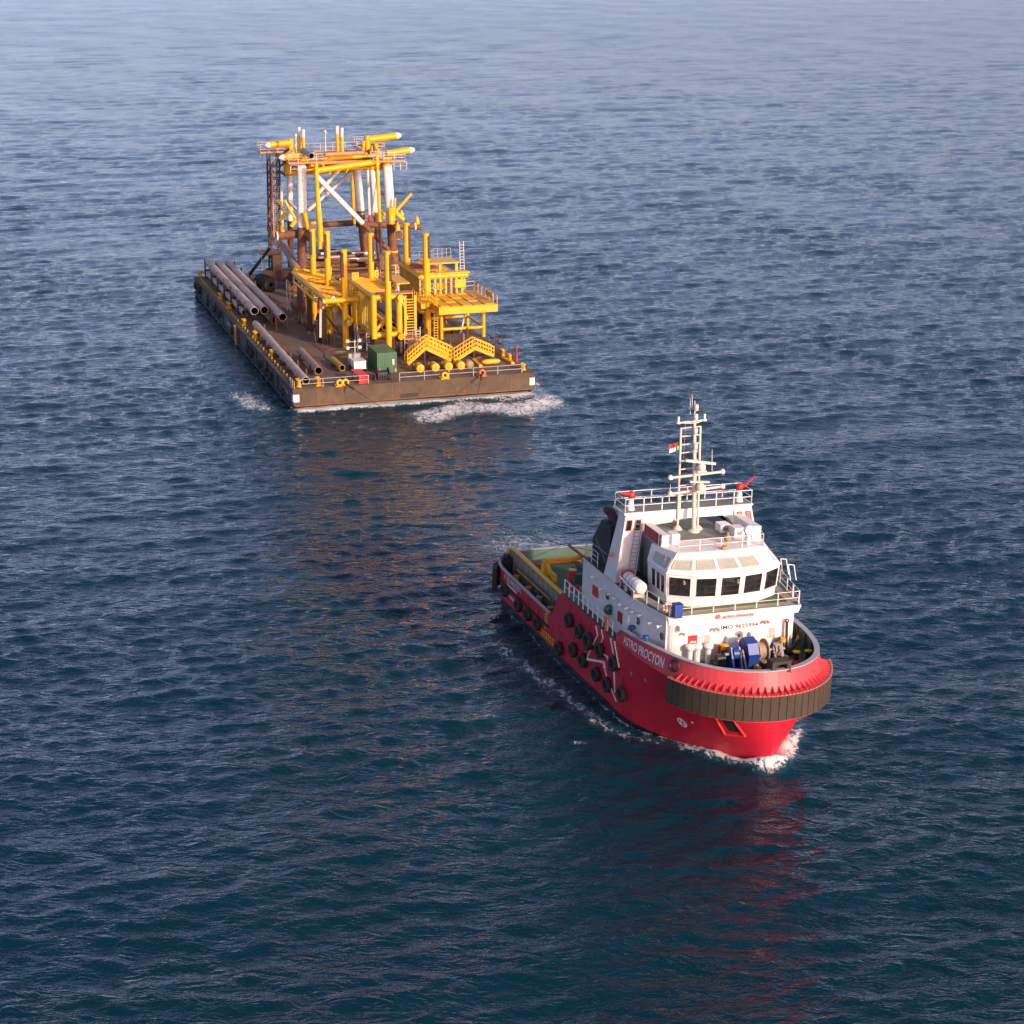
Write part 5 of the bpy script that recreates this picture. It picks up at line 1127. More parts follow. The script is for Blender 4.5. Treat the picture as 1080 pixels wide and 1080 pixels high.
# lattice tower at the left
lt = None
A0 = [X_(284.5, 163, -66), X_(294.5, 163, -66)]; A1 = [X_(287.0, 291, -66), X_(297, 291, -66)]
mbs = []
for dx in (0, -2.2):
    for a, b in zip(A0, A1): o = J(MB().bar(a + V(dx, 0, 0), b + V(dx, 0, 0), 0.24, 0.24), 'lattice_post', 'rust_dark')
mb = MB()
for k in range(10):
    t0, t1 = k / 10, (k + 1) / 10; a, b = A0[0].lerp(A1[0], t0), A0[1].lerp(A1[1], t0); c, d = A0[0].lerp(A1[0], t1), A0[1].lerp(A1[1], t1)
    (mb.bar(a, d, 0.14) if k % 2 else mb.bar(b, c, 0.14)); mb.bar(c, d, 0.16); mb.bar(c + V(-2.2, 0, 0), d + V(-2.2, 0, 0), 0.16); mb.bar(a, c + V(-2.2, 0, 0), 0.12); mb.bar(b, d + V(-2.2, 0, 0), 0.12)
J(mb, 'lattice_bracing', 'rust_dark')
J(MB().ladder(X_(290.5, 165, -65.6), X_(292, 255, -65.6), (0, 1, 0), 0.4), 'access_ladder', 'galvanised'); mem('lattice_pipe', (286.5, 178), (289, 250), -65.8, 0.13, 'timber_orange')
c = X_(292, 282, -66); J(MB().bar(c + V(0, 0, 2.0), c + V(0, 0, -1.0), 1.4, 1.4).bar(c + V(-1, -1.6, -1.2), c + V(1, 4.0, -1.2), 2.5, 1.6), 'sea_fastening', 'rust_dark')
mem('stay_brace', (284, 262), (260.5, 293), -66, 0.26, 'black_paint', -71); mem('stay_brace', (299, 258), (317, 291), -62, 0.55, 'pipe_rusty', -52); mem('stay_brace', (419, 262), (425, 285), -57, 0.2, 'rust_dark')
mem('stay_brace', (294, 165), (305, 157), -66, 0.16, 'rust_dark'); mem('stay_brace', (294, 180), (301, 185), -66, 0.14, 'rust_dark'); mem('stay_brace', (294, 177), (304, 168), -66, 0.14, 'rust_dark')
# top of the jacket: frames, walkways, docking tubes
ZT = 23.1
td = J(MB().box(-70, -56.5, 12.5, 25.6, ZT - 0.35, ZT - 0.1), 'top_deck', 'deck_grey_green')
for y in (12.4, 25.7): J(MB().box(-70.2, -56.3, y - 0.2, y + 0.2, ZT - 0.4, ZT), 'edge_beam', 'yellow', td)
for x in (-70.2, -56.3): J(MB().box(x - 0.2, x + 0.2, 12.61, 25.49, ZT - 0.4, ZT + 0.02), 'edge_beam', 'timber_orange', td)
for k in range(7): J(MB().bar((-57.2 - k * 0.45, 14 + (k * 37 % 5) * 0.5, ZT + 0.1 + 0.15 * (k % 3)), (-57.0 - k * 0.4, 24.5 - (k * 17 % 4) * 0.7, ZT + 0.12 + 0.14 * (k % 2)), 0.22, 0.18), 'stored_timber', 'rust' if k % 2 else 'rust_dark', td)
for k in range(16):
    x = -57 - random.random() * 6; y = 22 + random.random() * 3.2; J(MB().bar((x, y, ZT + 0.1), (x + random.uniform(-0.6, 0.6), y + random.uniform(-0.6, 0.6), ZT + random.uniform(0.4, 1.6)), 0.14), 'rigging_piece', random.choice(['rust_dark', 'yellow_dull', 'galvanised', 'rust']), td)
def platform(x0, x1, y0, y1, z, name='walkway'):
    o = J(MB().box(x0, x1, y0, y1, z - 0.22, z), name, 'timber_orange')
    J(MB().rail([V(x0, y0, z), V(x1, y0, z), V(x1, y1, z), V(x0, y1, z), V(x0, y0, z)], 1.15, 1.5, 3, 0.045, 0.03), 'walkway_railing', 'cream_tube', o)
    J(MB().bar((x1, y0 + 0.4, z - 0.2), (x1 - 1.2, y0 + 0.4, z - 1.6), 0.1).bar((x1, y1 - 0.4, z - 0.2), (x1 - 1.2, y1 - 0.4, z - 1.6), 0.1), 'walkway_bracket', 'galvanised', o)
platform(-55.2, -53.3, aA.y - 2.2, aA.y + 3.2, ZT + 0.35); platform(-55.2, -53.3, aB.y - 2.4, aB.y + 2.3, ZT + 0.15)
platform(-71.5, -69, 9.4, 13.4, ZT + 0.2); platform(-72, -69.4, 24.2, 28.6, ZT + 0.5)
J(MB().rail([V(-70, 13, ZT), V(-70, 24.5, ZT)], 1.1, 1.8, 2, 0.045, 0.03), 'walkway_railing', 'cream_tube', td)
J(MB().rail([V(-53.6, aB.y + 0.7, ZT - 1.3), V(-53.6, aB.y + 2.6, ZT - 1.3)], 1.15, 0.8, 2, 0.045, 0.03).rail([V(-53.6, aA.y - 1.9, ZT - 1.2), V(-53.6, aA.y - 0.7, ZT - 1.2)], 1.15, 0.8, 2, 0.04, 0.03), 'hanging_basket', 'cream_tube', td)
def dock(p0, p1, x, r, tip):
    a = X_(*p0, x); b = X_(*p1, x); d = (b - a).normalized(); o = J(MB().tube(a, b, r, n=18), 'docking_tube', 'yellow')
    J(MB().lathe(b, [(r, 0), (r * 0.95, 0.25), (r * 0.55, 0.65), (0, 0.85)], d, 18), 'tube_tip', tip, o)
dock((323, 163.5), (299.5, 166), -54.6, 0.48, 'white'); dock((408, 162), (432, 158.5), -54.6, 0.48, 'white'); dock((307, 150.5), (284.5, 153), -68.5, 0.5, 'white'); dock((389, 147), (418, 143.2), -68.5, 0.52, 'white')
a = X_(320, 158.5, -54.6); b = X_(328.5, 164.5, -51.5); J(MB().pipe(a, b, 0.42, 0.05, 18, 0, 1), 'open_elbow_pipe', ['steel_grey', 'dark'])
for p0, p1, x, r in (((306.3, 146.5), (306.5, 160), -68.5, 0.42), ((387, 143), (388, 160), -68.5, 0.42), ((345, 140), (345, 140.5), -68.5, 0.1), ((303, 172), (303.5, 181), -66, 0.6)):
    mem('top_post', p0, p1, x, r, 'yellow')
for px, y0, ym, y1, x in ((315.2, 134.5, 142.5, 153), (319.8, 136.5, 144.5, 156)) and [(315.2, 134.5, 142.5, 153, -63), (319.8, 136.5, 144.5, 156, -62), (355.5, 133, 141, 152, -64), (360.5, 135, 144, 155, -62)]:
    a = X_(px, ym, x); b = X_(px, y0, x); o = J(MB().tube((a.x, a.y, ZT - 0.1), a, 0.24, n=12), 'pile_stick', 'yellow'); J(MB().tube(a, b, 0.23, n=12), 'stick_top', 'white', o)
for p in ((312, 146), (343, 142)):
    c = X_(*p, -69); J(MB().tube(V(c.x, c.y, ZT - 0.1), c + V(0, 0, 0.3), 0.07).lathe(c, [(0.05, 0.2), (0.18, 0.3), (0.18, 0.6), (0, 0.7)], n=10), 'marker_lantern', 'cream_tube')
for k in range(3):   # under-deck brackets
    c = X_(347 + k * 9, 183.5 - k, -53.9); J(MB().bar(c, c + V(0, 0.7, 0.8), 0.12), 'beam_bracket', 'yellow')
for y in (13.2, 16.2, 19.2, 22.2, 25.0): J(MB().tube((-69.5, y, ZT - 0.75), (-55.5, y, ZT - 0.75), 0.26), 'cross_beam', 'yellow')
for x in (-56.2, -62, -69): J(MB().tube((x, 12.6, ZT - 1.1), (x, 25.6, ZT - 1.1), 0.34), 'cross_beam', 'yellow')
for x, y, h in ((-57, 13.5, 1.0), (-57.2, 24.6, 1.3), (-62, 24.8, 1.1), (-66, 24.5, 1.5), (-58.5, 20.5, 0.8), (-56.8, 17.5, 0.9), (-68.6, 15.5, 0.9), (-60, 25, 1.7), (-64, 13.4, 0.8)):
    J(MB().tube((x, y, ZT - 0.1), (x, y, ZT + h), 0.26).lathe((x, y, ZT + h), [(0.34, 0), (0.34, 0.12), (0, 0.16)], n=12), 'deck_stub', 'yellow')
for a, b, r in (((-56, 14.5, ZT + 0.45), (-56, 21.5, ZT + 0.55), 0.24), ((-57.5, 23, ZT + 0.7), (-66, 23.6, ZT + 0.7), 0.2), ((-55.6, 21.5, ZT - 0.2), (-53.8, 24, ZT - 0.2), 0.3), ((-55.4, 16.2, ZT - 0.1), (-53.9, 13.8, ZT - 0.2), 0.28)): J(MB().tube(a, b, r), 'deck_pipe', 'yellow')
# small side walkway at the foot of the lattice
c = X_(281, 267, -68); fw = J(MB().box(c.x - 1, c.x + 1, c.y - 1.0, c.y + 1.4, c.z - 0.2, c.z), 'foot_platform', 'timber_orange')
J(MB().rail([c + V(-1, -1, 0), c + V(1, -1, 0), c + V(1, 1.4, 0)], 1.1, 1.2, 2, 0.04, 0.025).tube(c + V(0.9, -0.9, -0.2), c + V(0.9, -0.9, ZB - c.z), 0.05, n=6).tube(c + V(0.9, 1.2, -0.2), c + V(0.9, 1.2, ZB - c.z), 0.05, n=6), 'platform_scaffold', 'galvanised', fw)
# base cribbing under the jacket
for y in (14.2, 18.5, 22.8): J(MB().box(-60.5, -58.8, y - 0.9, y + 0.9, ZB, 5.2), 'support_crib', 'rust')
J(MB().tube((-59.5, 12.5, 5.75), (-59.5, 26.5, 5.75), 0.5), 'support_tube', 'rust'); J(MB().tube((-66.5, 12.5, 5.75), (-66.5, 26.5, 5.75), 0.5), 'support_tube', 'rust_dark')
for y in (14.2, 22.8): J(MB().box(-67.3, -65.8, y - 0.9, y + 0.9, ZB, 5.2), 'support_crib', 'rust_dark')
J(MB().box(-67, -59, 13.5, 25.5, 6.26, 6.45), 'bundle_tray', 'rust_dark')
# loose tubes and beams stacked on the tray
rs = random.Random(5)
for k in range(40):
    lay = k // 10; x = -59.4 - (k % 10) * 0.78 + rs.uniform(-0.15, 0.15); L = rs.uniform(2.2, 7.5); yc = rs.uniform(13.8 + L / 2, 25.2 - L / 2); yaw = rs.uniform(-0.25, 0.25); z = 6.72 + lay * 0.56 + rs.uniform(0, 0.05)
    d = V(math.sin(yaw) * 0.6, 1, rs.uniform(-0.02, 0.03)).normalized() * L / 2; c = V(x, yc, z)
    bright = k in (12, 22, 26, 31, 34, 37, 38)
    if k % 3: o = MB().tube(c - d, c + d, rs.uniform(0.16, 0.27), n=10)
    else: o = MB().bar(c - d, c + d, 0.34, 0.3)
    o = o.build('steel_offcut', 'white' if bright else rs.choice(['rust', 'rust_dark', 'rust', 'pipe_rusty']), None, BAR, c)
    tag(o, ('pale painted tube' if bright else 'rusty beam or tube') + ' lying in the pile under the jacket', 'pipe', 'loose tubes piled under the jacket' if not bright else 'pale tubes in the pile under the jacket')

# ---- yellow modules
def pile_post(par, base, ztop_, r=0.42, slot=3.6, side=1):
    o = par; x, y = base
    po = MB().tube((x, y, ZB), (x, y, ztop_), r, n=18).build('pile_leg', 'yellow', par)
    MB().tube((x, y, ztop_), (x, y, ztop_ + 0.12), r + 0.08, n=18).build('leg_cap', 'yellow', par)
    MB().box(x - r * 0.3, x + r * 0.96, min(y + side * 0.02, y + side * r * 1.03), max(y + side * 0.02, y + side * r * 1.03), ztop_ - slot, ztop_ - 0.25).build('leg_slot', 'rust_dark', par)
    MB().tube((x, y, ZB), (x, y, ZB + 0.35), r + 0.06, n=18).build('leg_shoe', 'yellow', par)
def tube_to(par, a, b, r, m='yellow', name='frame_tube', n=12): return MB().tube(a, b, r, n=n).build(name, m, par)
def lug(par, c):
    o = MB().box(c[0] - 0.08, c[0] + 0.08, c[1] - 0.45, c[1] + 0.45, c[2], c[2] + 1.0).build('lifting_lug', 'yellow', par)
    for dy in (-0.2, 0.2):
        for dz in (0.3, 0.7): MB().tube((c[0] + 0.082, c[1] + dy, c[2] + dz), (c[0] + 0.09, c[1] + dy, c[2] + dz), 0.09, n=10).build('lug_hole', 'dark', par)
def brown_stand(par, x, y, z1): MB().box(x - 0.25, x + 0.25, y - 0.25, y + 0.25, ZB, z1).box(x - 0.5, x + 0.5, y - 0.5, y + 0.5, ZB, ZB + 0.08).build('stand_post', 'rust_dark', par)
# module 1: left, long deck on three legs
m1 = thing('boat_landing', 'long yellow boat landing frame on three tall legs, nearest the pipes', 'steel frame', BAR, (-30, 10.5, ZB), 'yellow steel modules')
for px, py, tx, ty in ((365, 366, 360, 264), (347.5, 351, 343.8, 244.5), (332, 337, 331, 242)):
    g = BAR.z(px, py, ZB); t = BAR.x(tx, ty, g.x); pile_post(m1, (g.x, g.y), t.z, 0.42, 3.4, -1)
ZM = 9.7
for y in (8.7, 12.7):
    tube_to(m1, (-42.5, y, ZM), (-21.0, y, ZM), 0.30); tube_to(m1, (-42.5, y, ZM - 1.3), (-23.0, y, ZM - 1.3), 0.16)
for k in range(15): MB().bar((-42 + k * 1.5, 8.7, ZM - 0.65), (-42 + k * 1.5, 8.7, ZM + 0.1), 0.5, 0.12).build('fender_slat', 'yellow_dull', m1)  # dull yellow puts the shade of this left side into the slat colour
for k in range(22): MB().bar((-42.2 + k * 0.98, 8.9, ZM + 0.12), (-42.2 + k * 0.98, 12.5, ZM + 0.12), 0.24, 0.12).build('deck_slat', 'yellow', m1)
tube_to(m1, (-21.0, 8.2, ZM - 0.1), (-21.0, 13.0, ZM - 0.1), 0.36)
a = BAR.x(374.5, 315, -21.2); b = BAR.x(375.5, 346, -21.2); tube_to(m1, a, b, 0.36, n=14)
a = BAR.x(351, 314, -21.3); b = BAR.x(374, 341, -21.3); tube_to(m1, a, b, 0.18); MB().tube(a + V(0, -0.05, 0), a + V(0.45, -0.05, 0), 0.3).build('tube_end', 'galvanised', m1)
a = BAR.x(366.5, 339, -21); tube_to(m1, a + V(-1.5, 0, 0), a + V(1.0, 0, 0), 0.42, 'yellow_dull'); a = BAR.x(352, 325, -24); tube_to(m1, a + V(-1.5, 0, 0), a + V(1.0, 0, 0), 0.42, 'yellow_dull')
for x in (-36, -30, -24): tube_to(m1, (x, 8.7, ZM - 1.3), (x, 12.7, ZM - 1.3), 0.2)
for x, y in ((-40.5, 9.0), (-38.5, 8.8), (-34.0, 9.0), (-32.5, 8.8), (-25.5, 8.7), (-24.0, 8.9), (-23.5, 12.2), (-33.5, 12.3), (-40.0, 12.3)): brown_stand(m1, x, y, ZM - 1.35)
tube_to(m1, (-33.5, 12.3, ZB + 0.1), (-30.5, 10.5, 6.5), 0.14, 'rust_dark'); tube_to(m1, (-24.5, 11.9, ZB + 0.1), (-26.5, 9.5, 7.0), 0.12, 'rust'); tube_to(m1, (-27, 9, 7.5), (-30, 9.2, 5.5), 0.14, 'rust_dark')
MB().bar((-24.0, 8.6, ZM - 0.5), (-23.4, 8.3, ZB + 1.0), 0.28, 0.1).build('red_stripe_post', 'cream_tube', m1)
tube_to(m1, (-24.6, 8.5, ZM), (-24.0, 8.2, ZM - 2.2), 0.1, 'red_bright')
for c in ((-39, 12.9, ZM + 0.1), (-30, 12.9, ZM + 0.1), (-22.5, 12.9, ZM + 0.1)): lug(m1, c)
for p in ((309.5, 284, 313), (320, 284, 313)): a = BAR.x(p[0], p[1], -43); tube_to(m1, a, BAR.x(p[0] + 1.0, p[2], -43), 0.14)
tube_to(m1, BAR.x(310, 308, -43), BAR.x(322, 307, -43), 0.12); tube_to(m1, BAR.x(310, 284, -43), BAR.x(330, 287, -43), 0.3)
for k in range(3): MB().bar((-36 + k * 4, 9.6, ZM + 0.24), (-33.5 + k * 4, 12.0, ZM + 0.24), 0.08, 0.06).build('red_sling', 'red_faded', m1)
# module 2: middle, slatted wall
m2 = thing('boat_landing', 'yellow boat landing frame with a tall slatted side, just behind the green container', 'steel frame', BAR, (-20, 15, ZB), 'yellow steel modules')
g5 = BAR.z(411, 383, ZB); g5 = V(-13.0, BAR.x(410, 350, -13.0).y, ZB); t5 = BAR.x(406, 266, -13.0); pile_post(m2, (g5.x, g5.y), t5.z, 0.40, 3.6, 1)
g4 = BAR.z(393, 355, ZB); t4 = BAR.x(386.5, 247, g4.x); pile_post(m2, (g4.x, g4.y), t4.z, 0.40, 3.6, 1)
ZN = 11.0; yl = 13.3; yr = 16.6
for z in (ZN, 6.2):
    for y in (yl, yr): tube_to(m2, (-28, y, z), (-14.2, y, z), 0.3)
    tube_to(m2, (-14.2, yl - 0.2, z), (-14.2, yr + 0.3, z), 0.36)
for k in range(15): MB().bar((-28 + k * 0.92, yl, 6.2), (-28 + k * 0.92, yl, ZN), 0.4, 0.16).build('fender_slat', 'yellow_dull', m2)
for k in range(13): MB().bar((-27.6 + k * 1.02, yl + 0.2, ZN + 0.2), (-27.6 + k * 1.02, yr - 0.2, ZN + 0.2), 0.28, 0.12).build('deck_slat', 'yellow', m2)
for y in (yl, yr): tube_to(m2, (-14.2, y, 5.8), (-14.2, y, ZN + 0.2), 0.38, n=16)
tube_to(m2, (-14.1, yl, 6.6), (-14.1, yl + 1.6, 8.4), 0.2); tube_to(m2, (-14.0, yr, ZN), (-13.2, yr, ZN), 0.42, n=16); tube_to(m2, (-14.0, yr, 6.2), (-13.2, yr, 6.0), 0.42, n=16)
MB().bar((-13.9, 17.3, 6.0), (-13.9, 17.3, ZN + 0.1), 0.3).bar((-13.9, 18.6, 6.0), (-13.9, 18.6, ZN + 0.1), 0.3).build('ladder_rail', 'yellow', m2)
for k in range(13): MB().bar((-13.9, 17.3, 6.3 + k * 0.36), (-13.9, 18.6, 6.3 + k * 0.36), 0.12, 0.1).build('ladder_rung', 'yellow', m2)
MB().box(-22, -16, yr + 0.2, yr + 1.9, ZN + 1.2, ZN + 1.35).build('side_shelf', 'yellow', m2); tube_to(m2, (-19, yr + 1.0, ZN), (-19, yr + 1.0, ZN + 1.2), 0.2); tube_to(m2, (-17, yr + 1.8, ZN - 3.5), (-17, yr + 0.4, ZN + 1.2), 0.09, 'cream_tube')
MB().box(-15.5, -13.9, yl + 0.6, yr + 1.8, ZN + 0.33, ZN + 0.45).build('end_shelf', 'timber_orange', m2)
for c in ((-25.5, yl + 0.3, ZN + 0.3), (-27, yr, ZN + 0.2)): lug(m2, c)
for x, y in ((-27, 13.6), (-25, 14.2), (-16.5, 13.6), (-20, 13.5), (-15, 17.5), (-14.6, 16.4)): brown_stand(m2, x, y, 5.85)
tube_to(m2, (-24.5, 13.8, 6.0), (-22.5, 15.0, 3.6), 0.14, 'black_paint')
# module 3: right, behind the platform
m3 = thing('boat_landing', 'yellow boat landing frame with two tall legs, behind the yellow platform', 'steel frame', BAR, (-38, 25, ZB), 'yellow steel modules')
g6 = BAR.z(433.5, 336, ZB); t6 = BAR.x(428.5, 236, -36.5); pile_post(m3, (-36.5, t6.y), t6.z, 0.45, 4.6, 1)
g7 = BAR.z(453, 349, ZB); t7 = BAR.x(449, 247, -28.5); pile_post(m3, (-28.5, t7.y), t7.z, 0.42, 3.2, 1)
y3 = t6.y - 0.2; y4 = y3 + 5.0; ZP = 10.6
for z in (ZP, 6.0):
    tube_to(m3, (-40, y3, z), (-28.5, y3, z), 0.28); tube_to(m3, (-40, y4, z), (-28.5, y4, z), 0.28); tube_to(m3, (-28.7, y3, z), (-28.7, y4 + 1.6, z), 0.38)
for k in range(16): MB().bar((-39.5 + k * 0.7, y3, 6.0), (-39.5 + k * 0.7, y3, ZP + 0.3), 0.42, 0.2).build('fender_slat', 'yellow_dull', m3)
for k in range(11): MB().bar((-39.5 + k * 1.0, y3 + 0.2, ZP + 0.2), (-39.5 + k * 1.0, y4, ZP + 0.2), 0.5, 0.12).build('deck_slat', 'timber_orange' if k < 6 else 'yellow', m3)
for k in range(8): MB().bar((-28.5, y3 + 0.5 + k * 0.75, 5.8), (-28.5, y3 + 0.5 + k * 0.75, ZP), 0.24).build('front_bar', 'yellow', m3)
MB().box(-33.5, -29.2, y3 + 1.0, y4 + 0.6, ZP + 1.55, ZP + 1.72).build('upper_shelf', 'yellow', m3)
for y in (y3 + 1.4, y3 + 3.0, y4 + 0.3): MB().bar((-29.6, y, ZP + 0.1), (-29.6, y, ZP + 1.55), 0.34).build('shelf_post', 'yellow', m3)
MB().box(-29.5, -28.2, y3 + 0.8, y4 + 1.8, ZP + 0.32, ZP + 0.5).build('lower_shelf', 'yellow', m3)
MB().box(-28.25, -28.15, y4 - 0.3, y4 + 1.2, ZP - 1.6, ZP - 0.5).build('name_board', 'yellow', m3)
MB().ladder((-31.5, y4 + 1.8, 6.5), (-32.2, y4 + 1.8, ZP + 4.0), (0, 1, 0), 0.55, 0.045, 0.4).build('scaffold_ladder', 'cream_tube', m3)
MB().rail([V(-38, y3 + 0.6, ZP + 0.3), V(-38, y4, ZP + 0.3)], 1.6, 0.9, 3, 0.035, 0.025).rail([V(-33, y4 - 2, ZP + 1.7), V(-33, y4 + 0.5, ZP + 1.7)], 1.3, 0.7, 2, 0.04, 0.025).build('scaffold_rail', 'galvanised', m3)
for k in range(3): MB().bar((-36.5 + k * 2.4, y3 + 0.5, ZP + 0.4), (-35 + k * 2.4, y3 + 2.6, ZP + 0.4), 0.08, 0.07).build('red_sling', 'red_faded', m3)
for k in range(14): MB().bar((-40 + k * 0.3, y3 + 0.1, ZP + 0.42), (-37.5 + k * 0.3, y3 + 2.0, ZP + 0.30), 0.05, 0.05).build('rope_net', 'tan_wood', m3)
for x, y in ((-39, y3 + 0.5), (-31, y3 + 0.5), (-34, y3 + 3)): brown_stand(m3, x, y, 5.7)
tube_to(m3, (-38, y3, 5.9), (-33.5, y3 + 0.4, 3.5), 0.14, 'rust_dark')
# yellow platform with chequered deck panels
pf = thing('helideck_platform', 'yellow work platform with panelled deck and railing on columns at the right edge', 'platform', BAR, (-25, 26, ZB))
pz = 8.15; px0, px1 = -30.5, -19.6; py0 = BAR.x(463, 327, -19.6).y; py1 = BAR.x(525, 318, -19.6).y; pl0 = BAR.x(436, 312, -27).y
F_ = lambda mb, n, m, p=None: mb.build(n, m, p or pf)
F_(MB().box(px1 - 0.25, px1, py0, py1, pz - 0.95, pz), 'front_fascia', 'yellow'); F_(MB().box(px0, px1 - 0.25, py1 - 0.25, py1, pz - 0.8, pz), 'side_fascia', 'yellow'); F_(MB().box(px0, px1 - 0.25, py0, py0 + 0.25, pz - 0.8, pz), 'side_fascia', 'yellow'); F_(MB().box(px0, px0 + 0.25, py0 + 0.26, py1 - 0.26, pz - 0.8, pz), 'rear_fascia', 'yellow')
nx, nyp = 4, 5; w_ = (px1 - 0.25 - px0 - 0.25); h_ = (py1 - py0 - 0.5)
for i in range(nx):
    for j in range(nyp):
        xa = px0 + 0.25 + w_ * i / nx; ya = py0 + 0.25 + h_ * j / nyp
        zz = 0.05 * ((i + j) % 2); F_(MB().box(xa + 0.14, xa + w_ / nx - 0.14, ya + 0.12, ya + h_ / nyp - 0.12, pz - 0.12, pz + 0.02 + zz), 'deck_panel', 'yellow' if (i + j) % 2 else 'yellow_panel')
F_(MB().box(px0 + 0.25, px1 - 0.25, py0 + 0.25, py1 - 0.25, pz - 0.2, pz - 0.125), 'deck_underplate', 'yellow_dull')
F_(MB().box(-27.5, -23.0, pl0, py0 - 0.005, pz - 0.7, pz - 0.03), 'side_landing', 'yellow')
for x in (-22.2, -29.8):
    for y in (py0 + 1.0, py1 - 1.2): F_(MB().tube((x, y, ZB), (x, y, pz - 0.8), 0.24, n=14), 'column', 'yellow')
for z in (4.7,):
    F_(MB().tube((-22.2, py0 + 1.0, z), (-22.2, py1 - 1.2, z), 0.2), 'ring_tube', 'yellow'); F_(MB().tube((-29.8, py0 + 1.0, z), (-29.8, py1 - 1.2, z), 0.2), 'ring_tube', 'yellow'); F_(MB().tube((-29.8, py0 + 1.0, z), (-22.2, py0 + 1.0, z), 0.16), 'ring_tube', 'yellow'); F_(MB().tube((-29.8, py1 - 1.2, z), (-22.2, py1 - 1.2, z), 0.16), 'ring_tube', 'yellow')
F_(MB().tube((-23.5, py0 - 0.5, ZB), (-23.5, py0 - 0.5, pz - 0.8), 0.42, n=16), 'thick_column', 'yellow')
F_(MB().rail([V(px1 - 1.5, py0 - 0.0, pz), V(px0, py0, pz), V(px0, py1, pz), V(px1 - 0.3, py1, pz)], 1.15, 1.7, 2, 0.06, 0.05).rail([V(-23.0, py0, pz), V(-23.0, pl0, pz), V(-27.5, pl0, pz)], 1.15, 1.2, 2, 0.06, 0.05), 'platform_railing', 'yellow')
F_(MB().box(px0 + 5.5, px0 + 8.5, py1 - 0.05, py1 + 0.02, pz + 0.35, pz + 1.0), 'rail_board', 'yellow_dull'); F_(MB().box(px0 - 0.05, px0 + 0.02, py0 + 2.2, py0 + 3.8, pz + 0.3, pz + 1.15), 'rail_board', 'yellow')
F_(MB().ladder((-21.6, py0 + 0.1, ZB), (-21.6, py0 + 0.1, pz + 1.1), (0, 1, 0), 0.5, 0.06, 0.34), 'access_ladder', 'yellow')
a = BAR.x(491, 329, -25); b = BAR.x(486, 350, -25); F_(MB().tube(a, b, 0.12), 'hanging_pipe', 'white')
# gangways
def gangway(lab, pA, pM, pB, x, depth):
    a, m, b = BAR.x(*pA, x), BAR.x(*pM, x), BAR.x(*pB, x)
    t = thing('gangway', lab, 'gangway', BAR, (x, a.y, ZB), 'yellow peaked gangways')
    for dx in (0, -depth):
        o = V(dx, 0, 0)
        for p, q in ((a, m), (m, b)):
            MB().bar(p + o, q + o, 0.10, 0.42).build('stringer', 'yellow', t)
            rl = MB()
            for h in (0.62, 1.15): rl.bar(p + o + V(0, 0, h), q + o + V(0, 0, h), 0.12, 0.13)
            for k in range(8): s_ = p.lerp(q, k / 7) + o; rl.bar(s_, s_ + V(0, 0, 1.15), 0.1)
            rl.build('handrail', 'yellow', t)
    for p, q in ((a, m), (m, b)):
        for k in range(10): s_ = p.lerp(q, (k + 0.5) / 10); MB().bar(s_, s_ + V(-depth, 0, 0), 0.34, 0.07).build('tread', 'yellow', t)
    for p in (a, b, m):
        MB().bar(V(p.x - depth / 2, p.y, ZB), V(p.x - depth / 2, p.y, p.z - 0.2), 0.2).build('trestle', 'rust_dark', t)
gangway('peaked yellow gangway in front of the platform, the left one', (430, 384), (449, 367), (476, 380), -7.5, 1.4)
gangway('peaked yellow gangway directly behind the left one, half hidden', (432, 380), (452, 364.5), (478, 376), -10.2, 1.2)
gangway('peaked yellow gangway near the barge right bow corner', (479, 381), (501, 367), (521, 375), -8.5, 1.3)
# yellow horizontal drums
for k, (px, py) in enumerate(((443.5, 385.5), (459.5, 385), (473.5, 384.5), (486.5, 383.5))):
    h = BAR.x(px, py, -3.6); z = ZB + 0.62; t = thing('buoy_drum', 'yellow drum lying end-on behind the bow railing, %s from the left' % ORD[k], 'drum', BAR, (-4.4, h.y, ZB), 'row of yellow drums')
    MB().lathe((-5.0, h.y, z), [(0, 0), (0.5, 0), (0.52, 0.05), (0.52, 1.3), (0.5, 1.4), (0.45, 1.42), (0, 1.42)], (1, 0, 0), 20).build('drum_body', 'yellow', t)
    MB().box(-3.57, -3.55, h.y - 0.04, h.y + 0.04, z - 0.5, z + 0.5).build('drum_rib', 'yellow_dull', t)
    for dx in (-4.7, -3.9): MB().box(dx - 0.1, dx + 0.1, h.y - 0.45, h.y + 0.45, ZB, ZB + 0.12).build('chock', 'rust_dark', t)
    MB().box(-4.9, -4.6, h.y - 0.7, h.y - 0.5, ZB, ZB + 1.1).build('drum_post', 'rust', t)
h = BAR.x(495, 382, -4.2); o = MB().lathe((-5.0, h.y, ZB + 0.6), [(0, 0), (0.5, 0), (0.52, 0.1), (0.52, 1.0), (0.3, 1.2), (0, 1.2)], (1, 0, 0), 16).build('grey_drum', 'tan_wood', None, BAR, (-4.5, h.y, ZB)); tag(o, 'dull grey drum at the right end of the yellow drum row', 'drum')
a = BAR.x(508, 382.5, -5.5); t = thing('yellow_float', 'long yellow torpedo shaped float lying on deck near the right bow corner', 'float', BAR, (-5.5, a.y, ZB))
MB().lathe((-5.5, a.y, ZB + 0.45), [(0, 0), (0.22, 0.12), (0.33, 0.6), (0.33, 1.8), (0.2, 2.3), (0, 2.45)], (0, 1, 0), 16).build('float_body', 'yellow', t)
for dy in (0.7, 1.7): MB().box(-5.7, -5.3, a.y + dy - 0.1, a.y + dy + 0.1, ZB, ZB + 0.2).build('chock', 'rust_dark', t)
